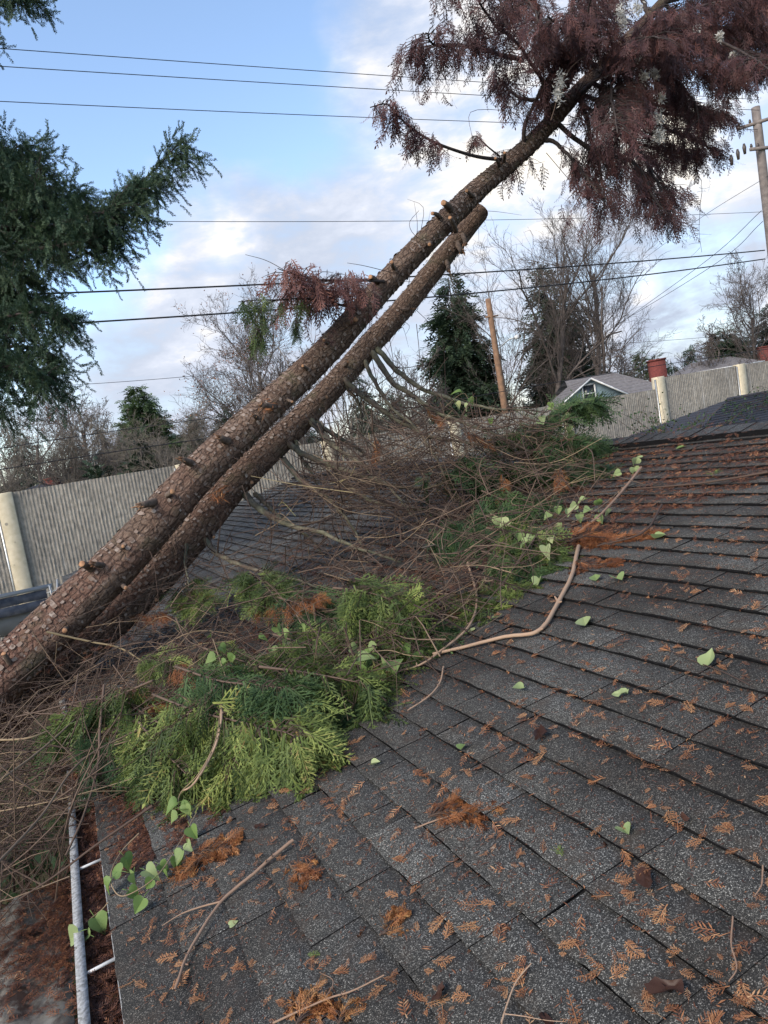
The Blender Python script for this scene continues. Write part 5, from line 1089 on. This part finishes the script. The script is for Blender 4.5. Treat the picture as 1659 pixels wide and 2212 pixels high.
# ================================================================== HOUSES BEYOND THE WALL
bh = empty('blue_house', PD(1300, 860, 34) * [1, 1, 0], 'pale blue gabled house with one window behind the sound wall', 'house')
gl, gr, gp = PD(1222, 872, 34), PD(1338, 850, 34), PD(1272, 818, 34); base = 0.0
gx = unit((gr - gl) * [1, 1, 0]); back = unit(np.cross([0, 0, 1], gx)); back = back if back @ FWD > 0 else -back
wl_ = 2.6; ap = np.array([gp[0], gp[1], 0]); half = 1.9; zp = gp[2]; ze = zp - 1.15
A0 = ap - gx * half; A1 = ap + gx * half; Zv = np.array([0, 0, 1.0])
p = MB(); p.add([A0, A1, A1 + Zv * ze, ap + Zv * zp, A0 + Zv * ze, A0 + back * wl_, A1 + back * wl_, A1 + back * wl_ + Zv * ze, ap + back * wl_ + Zv * zp, A0 + back * wl_ + Zv * ze], [(0, 1, 2, 3, 4), (9, 8, 7, 6, 5), (0, 4, 9, 5), (1, 6, 7, 2)]); p.build('wall', 'blue_siding', bh)
for k in range(11):
    pass
p = MB(); ov = .3
for sg in (-1, 1):
    e_ = ap + gx * sg * (half + ov) + Zv * (ze - .2); t_ = ap + Zv * (zp + .03)
    shingled(p, e_ - back * ov, e_ + back * (wl_ + ov), t_ + back * (wl_ + ov), t_ - back * ov, 10, .02)
# a wider main roof behind the gable, its ridge across the view
m0 = ap + back * 2.0 - gx * .6; m1 = m0 + gx * 5.6
shingled(p, m0 + Zv * (ze - .3) - back * 1.5, m1 + Zv * (ze - .3) - back * 1.5, m1 - gx * 2 + back * 3.2 + Zv * (zp + .35), m0 + gx * .9 + back * 3.2 + Zv * (zp + .35), 10, .02)
shingled(p, m1 + Zv * (ze - .3) + back * 7, m0 + Zv * (ze - .3) + back * 7, m0 + gx * .9 + back * 3.2 + Zv * (zp + .35), m1 - gx * 2 + back * 3.2 + Zv * (zp + .35), 6, .02)
p.build('roof', 'grey_roof', bh)
p = MB(); mw = (m0 + m1) / 2 + back * 2.8; p.box(mw + Zv * (ze - .35) / 2, (5.0, 7.0, ze - .35), [gx, back, Zv]); p.build('wing_wall', 'blue_siding', bh)
p = MB()
for sg in (-1, 1): p.tube([ap + gx * sg * (half + ov) + Zv * (ze - .26) - back * (ov + .03), ap + Zv * (zp - .02) - back * (ov + .03)], .045, 4)
p.build('gable_trim', 'white_trim', bh)
wc = PD(1273, 850, 34); wc = ap + Zv * (wc[2]) + gx * ((wc - ap) @ gx); fr_ = MB()
for (dx, dz, sx, sz_) in ((-.30, 0, .07, .84), (.30, 0, .07, .84), (0, .42, .67, .07), (0, -.42, .67, .07), (0, 0, .54, .05)): fr_.box(wc + gx * dx + Zv * dz - back * .05, (sx, .08, sz_), [gx, back, Zv])
fo = fr_.build('window', 'white_trim', bh); p = MB(); p.box(wc - back * .02, (.56, .03, .8), [gx, back, Zv]); p.build('pane', 'glass_dark', fo)
p = MB(); cc = PD(1420, 800, 37); z1 = PD(1420, 779, 37)[2]; p.box((cc[0], cc[1], z1 / 2), (.72, .6, z1), [gx, back, Zv]); p.box((cc[0], cc[1], z1 + .03), (.8, .68, .08), [gx, back, Zv]); p.build('chimney', 'red_brick', bh)
def smallhouse(label, x, y, d, wpx, rise, wallm, roofm, chim=None, dep=6.0):
    c_ = PD(x, y, d); root = empty('house', c_ * [1, 1, 0], label, 'house'); hw = wpx / 2 / F * d; rs = rise / F * d; zt = c_[2]; zb = zt - rs
    gx_, bk_ = unit(RIGHT * [1, 1, 0]), unit(FWD * [1, 1, 0]); c0 = c_ * [1, 1, 0]
    p = MB(); p.box(c0 + bk_ * dep / 2 + Zv * (zb / 2), (hw * 1.9, dep, zb), [gx_, bk_, Zv]); p.build('wall', wallm, root)
    p = MB(); A = [c0 - gx_ * hw - bk_ * .3 + Zv * (zb - .05), c0 + gx_ * hw - bk_ * .3 + Zv * (zb - .05), c0 + gx_ * hw * .6 + bk_ * dep / 2 + Zv * zt, c0 - gx_ * hw * .6 + bk_ * dep / 2 + Zv * zt]
    shingled(p, *A, 8, .02); Bk = [A[1] + bk_ * (dep + .6), A[0] + bk_ * (dep + .6), A[3], A[2]]; shingled(p, *Bk, 8, .02); p.add([A[1], Bk[0], A[2], A[0], Bk[1], A[3]], [(0, 1, 2), (3, 4, 5)]); p.build('roof', roofm, root)
    p = MB(); p.box(c0 - bk_ * .32 + Zv * (zb - .08), (hw * 2, .05, .16), [gx_, bk_, Zv]); p.build('fascia', 'white_trim', root)
    if chim:
        q = PD(chim[0], chim[1], d + 1.5); p = MB(); wd = chim[2] / F * d; p.box((q[0], q[1], q[2] / 2), (wd, .8, q[2]), [gx_, bk_, Zv]); p.box((q[0], q[1], q[2] + .03), (wd * 1.1, .9, .1), [gx_, bk_, Zv]); p.build('chimney', 'red_brick', root)
smallhouse('low dark-roofed house with brick chimney peeping over the far left sound wall', 62, 1044, 40, 70, 16, 'white_trim', 'neighbour_shingle', (112, 1035, 20))
smallhouse('long grey-roofed house low behind the sound wall at far right', 1570, 768, 60, 150, 24, 'blue_siding', 'grey_roof', (1652, 750, 26))
# ================================================================== TREES BEYOND THE WALL
def conifer(label, x, y, d, wpx, name='conifer', matn='far_fir', dens=1.0, shape=1.0, up=0.0, group=None, ratio=.0, qs=1.0, parent=None):
    t = PD(x, y, d); h = t[2]; R_ = 1.25 * wpx / 2 / F * d; shape = min(1, shape * 1.3) if up < .8 else shape; root = empty(name, (t[0], t[1], 0), label, 'tree', group)
    mb_ = MB(); mb_.tube([(t[0] + .05 * math.sin(z_), t[1], z_) for z_ in np.linspace(0, h * .97, 12)], np.linspace(.018 * h + .05, .02, 12), 8); mb_.build('trunk', 'far_bark', root, True)
    n_ = int(330 * dens * h / 10 * max(1, R_ / 2)); z = np.array([1 - rnd.random() ** .62 * .94 for _ in range(n_)]); P = []; D = []; Nn = []; Sc = []; T = []
    lob = [rnd.uniform(0, 6.28) for _ in range(4)]
    for zz in z:
        th = rnd.uniform(0, 6.28); prof = (1 - zz) ** shape; R2_ = R_ * prof * (1 + .22 * math.sin(2 * th + lob[0] + zz * 9) + .2 * math.sin(zz * 34 + lob[1]) + rnd.gauss(0, .13)); tb = rnd.gauss(.45, .2)
        dirn = np.array([math.cos(th), math.sin(th), 0]); m_ = max(2, int(R2_ / .28))
        for j in range(m_):
            f_ = (j + rnd.random()) / m_; q = np.array([t[0], t[1], zz * h]) + dirn * R2_ * f_ + Zv * (up * f_ - .22 * (1 - up)) * R2_ * f_ + rvec(.07)
            P.append(q); D.append(unit(dirn + np.array([0, 0, up - .35]) + rvec(.35))); Nn.append(unit(Zv + rvec(.5))); Sc.append(1.45 * qs * rnd.uniform(.6, 1.25)); T.append(tb + .1 * f_)
    Q, tn = place(CT, P, D, Nn, Sc, T, .12); link('foliage', quads_mesh('foliage', Q, tn), matn, root); return root
CT = [frond(.62, 9, 40, .42, .14, 0, .3, s_) for s_ in range(3)]
def bare(label, x, y, d, spread, r0, name='bare_tree', matn='far_bark', dens=1.0, lean=0.0, fork=.3, group=None, minr=.010, lv=4, tw_up=.35, leaves=0, stems=1, dx=0):
    t = PD(x, y, d); h = t[2]; root = empty(name, (t[0], t[1], 0), label, 'tree', group); tk = Twigs(7); br = Twigs(4); tw = Twigs(3); ends = []
    def grow(p_, d_, L, r_, lev):
        n_ = 8 if lev < 2 else 6 if lev < 3 else 4; pts = [p_]; dd = d_
        for i in range(n_ - 1):
            dd = unit(dd + rvec((.05 if lev == 0 else .09) + .05 * lev) + np.array([0, 0, (.05 if lev < 2 else .03)])); pts.append(pts[-1] + dd * L / (n_ - 1))
        pts = np.array(pts); r1 = r_ * .5; (tk if lev == 0 else br if lev < 3 else tw).add(pts, r_, max(minr * .6, r1), rnd.random())
        if lev >= lv: ends.append(pts[-1]); return
        nc = int({0: 11, 1: 8, 2: 7, 3: 5}.get(lev, 3) * dens)
        for k in range(nc):
            f_ = (fork if lev == 0 else .15) + (1 - (fork if lev == 0 else .15)) * (k + rnd.random()) / nc; i = min(n_ - 2, int(f_ * (n_ - 1))); fr2_ = f_ * (n_ - 1) - i
            q = pts[i] * (1 - fr2_) + pts[i + 1] * fr2_; tg = unit(pts[i + 1] - pts[i]); lat = unit(np.cross(tg, rvec())); ang = rnd.uniform(.35, .95)
            d2 = unit(tg * math.cos(ang) + lat * math.sin(ang) * spread + np.array([0, 0, tw_up * .5])); l2 = L * (.62 - .22 * f_) * rnd.uniform(.7, 1.15) * (1.15 if lev == 0 else 1)
            grow(q, d2, l2, max(minr, r_ * (1 - .5 * f_) * rnd.uniform(.38, .55)), lev + 1)
    for s_ in range(stems):
        off = rvec(.25) * [1, 1, 0] if stems > 1 else 0; grow(np.array([t[0], t[1], 0]) + off, unit(np.array([lean, 0, 1.0]) + (rvec(.12) if stems > 1 else 0)), h * (.86 if stems == 1 else rnd.uniform(.7, .95)), r0, 0)
    tk.build('trunk', matn, root); br.build('branches', matn, root)
    if tw.v: tw.build('twigs', matn, root)
    if leaves:
        E_ = np.array(ends)[rng.integers(0, len(ends), leaves)] + rng.normal(0, .1, (leaves, 3)); dd = unit(rng.normal(0, 1, (leaves, 3)))
        link('leaves', quads_mesh('leaves', np.array([diamond(a, c, .12, .08, rvec()) for a, c in zip(E_, dd)]), rng.uniform(.3, .9, leaves)), 'litter', root)
    return root
gA = 'trees beyond the sound wall'
conifer('broad green cedar with ragged outline standing left beyond the wall', 292, 828, 62, 190, 'cedar_tree', 'far_cedar', 1.5, .62, .25, gA)
conifer('small slim fir right of the broad green cedar', 416, 886, 60, 52, 'fir_tree', 'far_fir', 1.2, .85, -.1, gA)
conifer('low dark fir behind the slim one', 386, 925, 62, 60, 'fir_tree', 'far_fir', 1.1, .8, 0, gA)
conifer('dark columnar shrub tree peeking above the wall', 300, 942, 30, 46, 'columnar_cypress', 'far_fir', 2.0, .40, .9, gA, qs=.5)
conifer('short rounded dark shrub left of the columnar one', 274, 985, 30, 34, 'columnar_cypress', 'far_fir', 1.6, .40, .9, gA, qs=.5)
conifer('narrow dark shrub further left above the wall', 204, 985, 30, 30, 'columnar_cypress', 'far_fir', 1.5, .45, .9, gA, qs=.5)
conifer('dark fir behind the thick trunk left of the bare round tree', 478, 868, 55, 110, 'fir_tree', 'far_fir', 1.2, .7, 0, gA)
conifer('large dark green fir just right of the leaning trunks', 966, 585, 42, 190, 'fir_tree', 'far_fir', 1.7, .62, .1, gA)
conifer('tall dark brownish fir among the bare trees', 1165, 556, 44, 190, 'fir_tree', 'far_fir', 1.0, .75, .1, gA)
conifer('dark fir at the right side of the bare trees', 1245, 640, 46, 110, 'fir_tree', 'far_fir', .9, .75, .1, gA)
conifer('fir seen between the trunks and the arching limbs, left', 770, 800, 60, 90, 'fir_tree', 'far_fir', 1.1, .8, 0, gA)
conifer('fir seen between the trunks and the arching limbs, right', 850, 835, 62, 80, 'fir_tree', 'far_fir', 1.1, .8, 0, gA)
conifer('sharp pointed green cypress near the brick chimney', 1383, 756, 75, 52, 'cypress_tree', 'far_cedar', 1.4, .62, .6, gA)
conifer('small fir just right of the pointed cypress', 1418, 765, 78, 44, 'fir_tree', 'far_fir', 1, .9, 0, gA); conifer('wider fir right of the brick chimney', 1446, 770, 80, 60, 'fir_tree', 'far_fir', 1, .8, 0, gA)
conifer('fir with ragged top in the right distance', 1488, 745, 78, 80, 'fir_tree', 'far_fir', 1.1, .85, 0, gA); conifer('broad dark tree in the right distance', 1562, 702, 70, 130, 'fir_tree', 'far_fir', 1.4, .5, .2, gA)
conifer('dark tree cut by the right edge in the distance', 1665, 655, 66, 120, 'fir_tree', 'far_fir', 1.3, .55, .2, gA); conifer('dark fir low at the far left', 35, 925, 55, 90, 'fir_tree', 'far_fir', 1.2, .6, 0, gA); conifer('mid height fir left of the broad cedar', 212, 915, 66, 60, 'fir_tree', 'far_fir', 1, .9, 0, gA)
conifer('small fir in the far left thicket', 150, 925, 66, 60, 'fir_tree', 'far_fir', 1, .9, 0, gA)
bare('round crowned bare tree with a few russet leaves behind the trunks', 540, 750, 46, 1.0, .16, 'bare_tree', 'far_bark', 1.3, 0, .22, gA, .009, 4, .3, 2600)
bare('tall spreading bare tree right of the dark fir', 1115, 520, 40, .75, .20, 'bare_tree', 'far_bark', 1.0, 0, .30, gA, .008)
bare('second tall bare tree with a bent trunk, right of the spreading one', 1240, 500, 40, .55, .19, 'bare_tree', 'far_bark', .95, 0, .25, gA, .008)
bare('bare tree with drooping twigs at the right of the bare group', 1285, 640, 42, 1.0, .12, 'bare_tree', 'far_bark', .9, 0, .3, gA, .007, 4, -.1)
bare('lower bare tree left in the bare group', 1050, 650, 41, .9, .11, 'bare_tree', 'far_bark', .9, 0, .2, gA, .007)
bare('bare thicket tree under the tall firs', 1170, 760, 43, 1.2, .10, 'bare_tree', 'far_bark', .8, 0, .12, gA, .008)
bare('bare thicket tree behind the rusty pole', 1095, 750, 43, 1.2, .10, 'bare_tree', 'far_bark', .8, 0, .12, gA, .008)
bare('bare branching tree in the right distance', 1608, 650, 62, 1.2, .2, 'bare_tree', 'far_bark', 1.0, 0, .25, gA, .014)
bare('bare tree behind the blue house', 1335, 770, 56, 1.2, .14, 'bare_tree', 'far_bark', .9, 0, .2, gA, .014)
bare('bare tree left of the far right one', 1530, 730, 62, 1.2, .14, 'bare_tree', 'far_bark', .9, 0, .2, gA, .014)
bare('brown bare tree in the left thicket', 165, 885, 44, 1.3, .16, 'bare_tree', 'far_bark', 1.1, 0, .12, gA, .012, 4, .2, 300)
bare('bare tree leaning in the far left thicket', 70, 920, 42, 1.3, .16, 'bare_tree', 'far_bark', 1.1, 0, .1, gA, .012, 4, .2, 300)
bare('low brown bare tree above the left end of the wall', 120, 960, 34, 1.3, .12, 'bare_tree', 'far_bark_pale', 1.0, 0, .1, gA, .009, 4, .2)
bare('pale bare shrub tree right of the columnar shrub', 350, 940, 30, 1.4, .08, 'bare_tree', 'far_bark_pale', 1.0, 0, .08, gA, .008, 4, .2)
bare('pale forked bare tree right of the pale shrub', 395, 940, 31, 1.3, .08, 'bare_tree', 'far_bark_pale', .9, 0, .1, gA, .008)
bare('pale bare shrub left of the columnar shrub', 245, 955, 33, 1.4, .08, 'bare_tree', 'far_bark_pale', 1.0, 0, .08, gA, .008)
bare('bare shrub tree at the extreme left above the wall', 12, 965, 32, 1.3, .09, 'bare_tree', 'far_bark_pale', 1.0, 0, .08, gA, .008)
bare('pale multi-stemmed small tree by the wall seen under the trunks', 735, 860, 17.6, .8, .06, 'small_tree', 'far_bark_pale', .7, 0, .25, gA, .005, 3, .4, 0, 4)
bare('bare shrub behind the wall seen between the arching limbs', 640, 830, 34, 1.2, .10, 'bare_tree', 'far_bark', 1, 0, .15, gA, .009)
bare('bare shrub behind the wall under the dark fir', 880, 850, 34, 1.2, .10, 'bare_tree', 'far_bark', 1, 0, .15, gA, .009)
# far wood as one mass
P = []; D = []; Nn = []; Sc = []; T = []; br = Twigs(3)
for k in range(260):
    x = rnd.uniform(-500, 2200); d = rnd.uniform(85, 140); hh = rnd.uniform(5.5, 10.5); c_ = PD(x, 1000, d) * [1, 1, 0]; R_ = rnd.uniform(1.6, 3.2); fir_ = rnd.random() < .62
    if fir_:
        for _ in range(240):
            zz = 1 - rnd.random() ** .8; th = rnd.uniform(0, 6.28); rr2 = R_ * (1 - zz) ** .7 * rnd.uniform(.3, 1.1); q = c_ + np.array([math.cos(th) * rr2, math.sin(th) * rr2, zz * hh]); P.append(q); D.append(unit(np.array([math.cos(th), math.sin(th), -.3]) + rvec(.3))); Nn.append(unit(Zv + rvec(.5))); Sc.append(rnd.uniform(1.4, 2.6)); T.append(rnd.gauss(.45, .2))
    else:
        for _ in range(70):
            b_ = c_ + np.array([rnd.gauss(0, R_ * .2), rnd.gauss(0, R_ * .2), rnd.uniform(.2, .6) * hh]); e = b_ + np.array([rnd.gauss(0, R_ * .6), rnd.gauss(0, R_ * .5), rnd.uniform(.15, .45) * hh]); br.add(spline([b_, (b_ + e) / 2 + rvec(.3), e], 4), .05, .02, .2)
Q, tn = place(CT, P, D, Nn, Sc, T, .12); meta(link('far_wood', quads_mesh('far_wood', Q, tn), 'far_fir'), 'distant line of dark conifers behind the nearer trees', 'wood', None, 'stuff')
meta(br.build('far_thicket', 'far_bark'), 'distant bare brown thicket among the conifers', 'wood', None, 'stuff')
# ------------------------------------------------------------------ ivy and bramble round the neighbour's roof
iv = empty('bramble', PY(1430, 930, 13.5) * [1, 1, 0], 'bramble and ivy climbing the near-black hip roof and the wall beside it', 'bramble'); tw = Twigs(4); LV = []; LT = []
for k in range(60):
    x0, y0 = rnd.uniform(1400, 1560), rnd.uniform(930, 975); p_ = PY(x0, y0, rnd.uniform(11.4, 12.6)); e = p_ + RIGHT * rnd.uniform(-.8, 1.0) + Zv * rnd.uniform(.1, .9) + rvec(.15); cl = spline([p_, (p_ + e) / 2 + rvec(.12), e], 8); tw.add(cl, .007, .003, rnd.uniform(0, .5))
    for j in range(12): LV.append(diamond(cl[rnd.randint(1, 7)] + rvec(.05), rvec(), rnd.uniform(.05, .09), .045, rvec())); LT.append(rnd.uniform(0, .8))
for k in range(34):
    a = rnd.random(); c_ = rnd.random(); q = NA + (NT - NA) * a + (NBt - NA) * c_ * .22 + np.array([0, 0, .05]); cl = spline([q, q + rvec(.15) + RIGHT * .3, q + RIGHT * rnd.uniform(.3, .9) + (NT - NA) * .15 + rvec(.05) + [0, 0, .05]], 7); tw.add(cl, .006, .003, .2)
    for j in range(12): LV.append(diamond(cl[rnd.randint(0, 6)] + rvec(.05) + [0, 0, .03], rvec(), rnd.uniform(.05, .09), .05, unit(Zv + rvec(.4)))); LT.append(rnd.uniform(0, .7))
tw.build('stems', 'twig', iv); link('leaves', quads_mesh('leaves', np.array(LV), LT), 'dark_green_foliage', iv)
print('objects', len(bpy.data.objects))
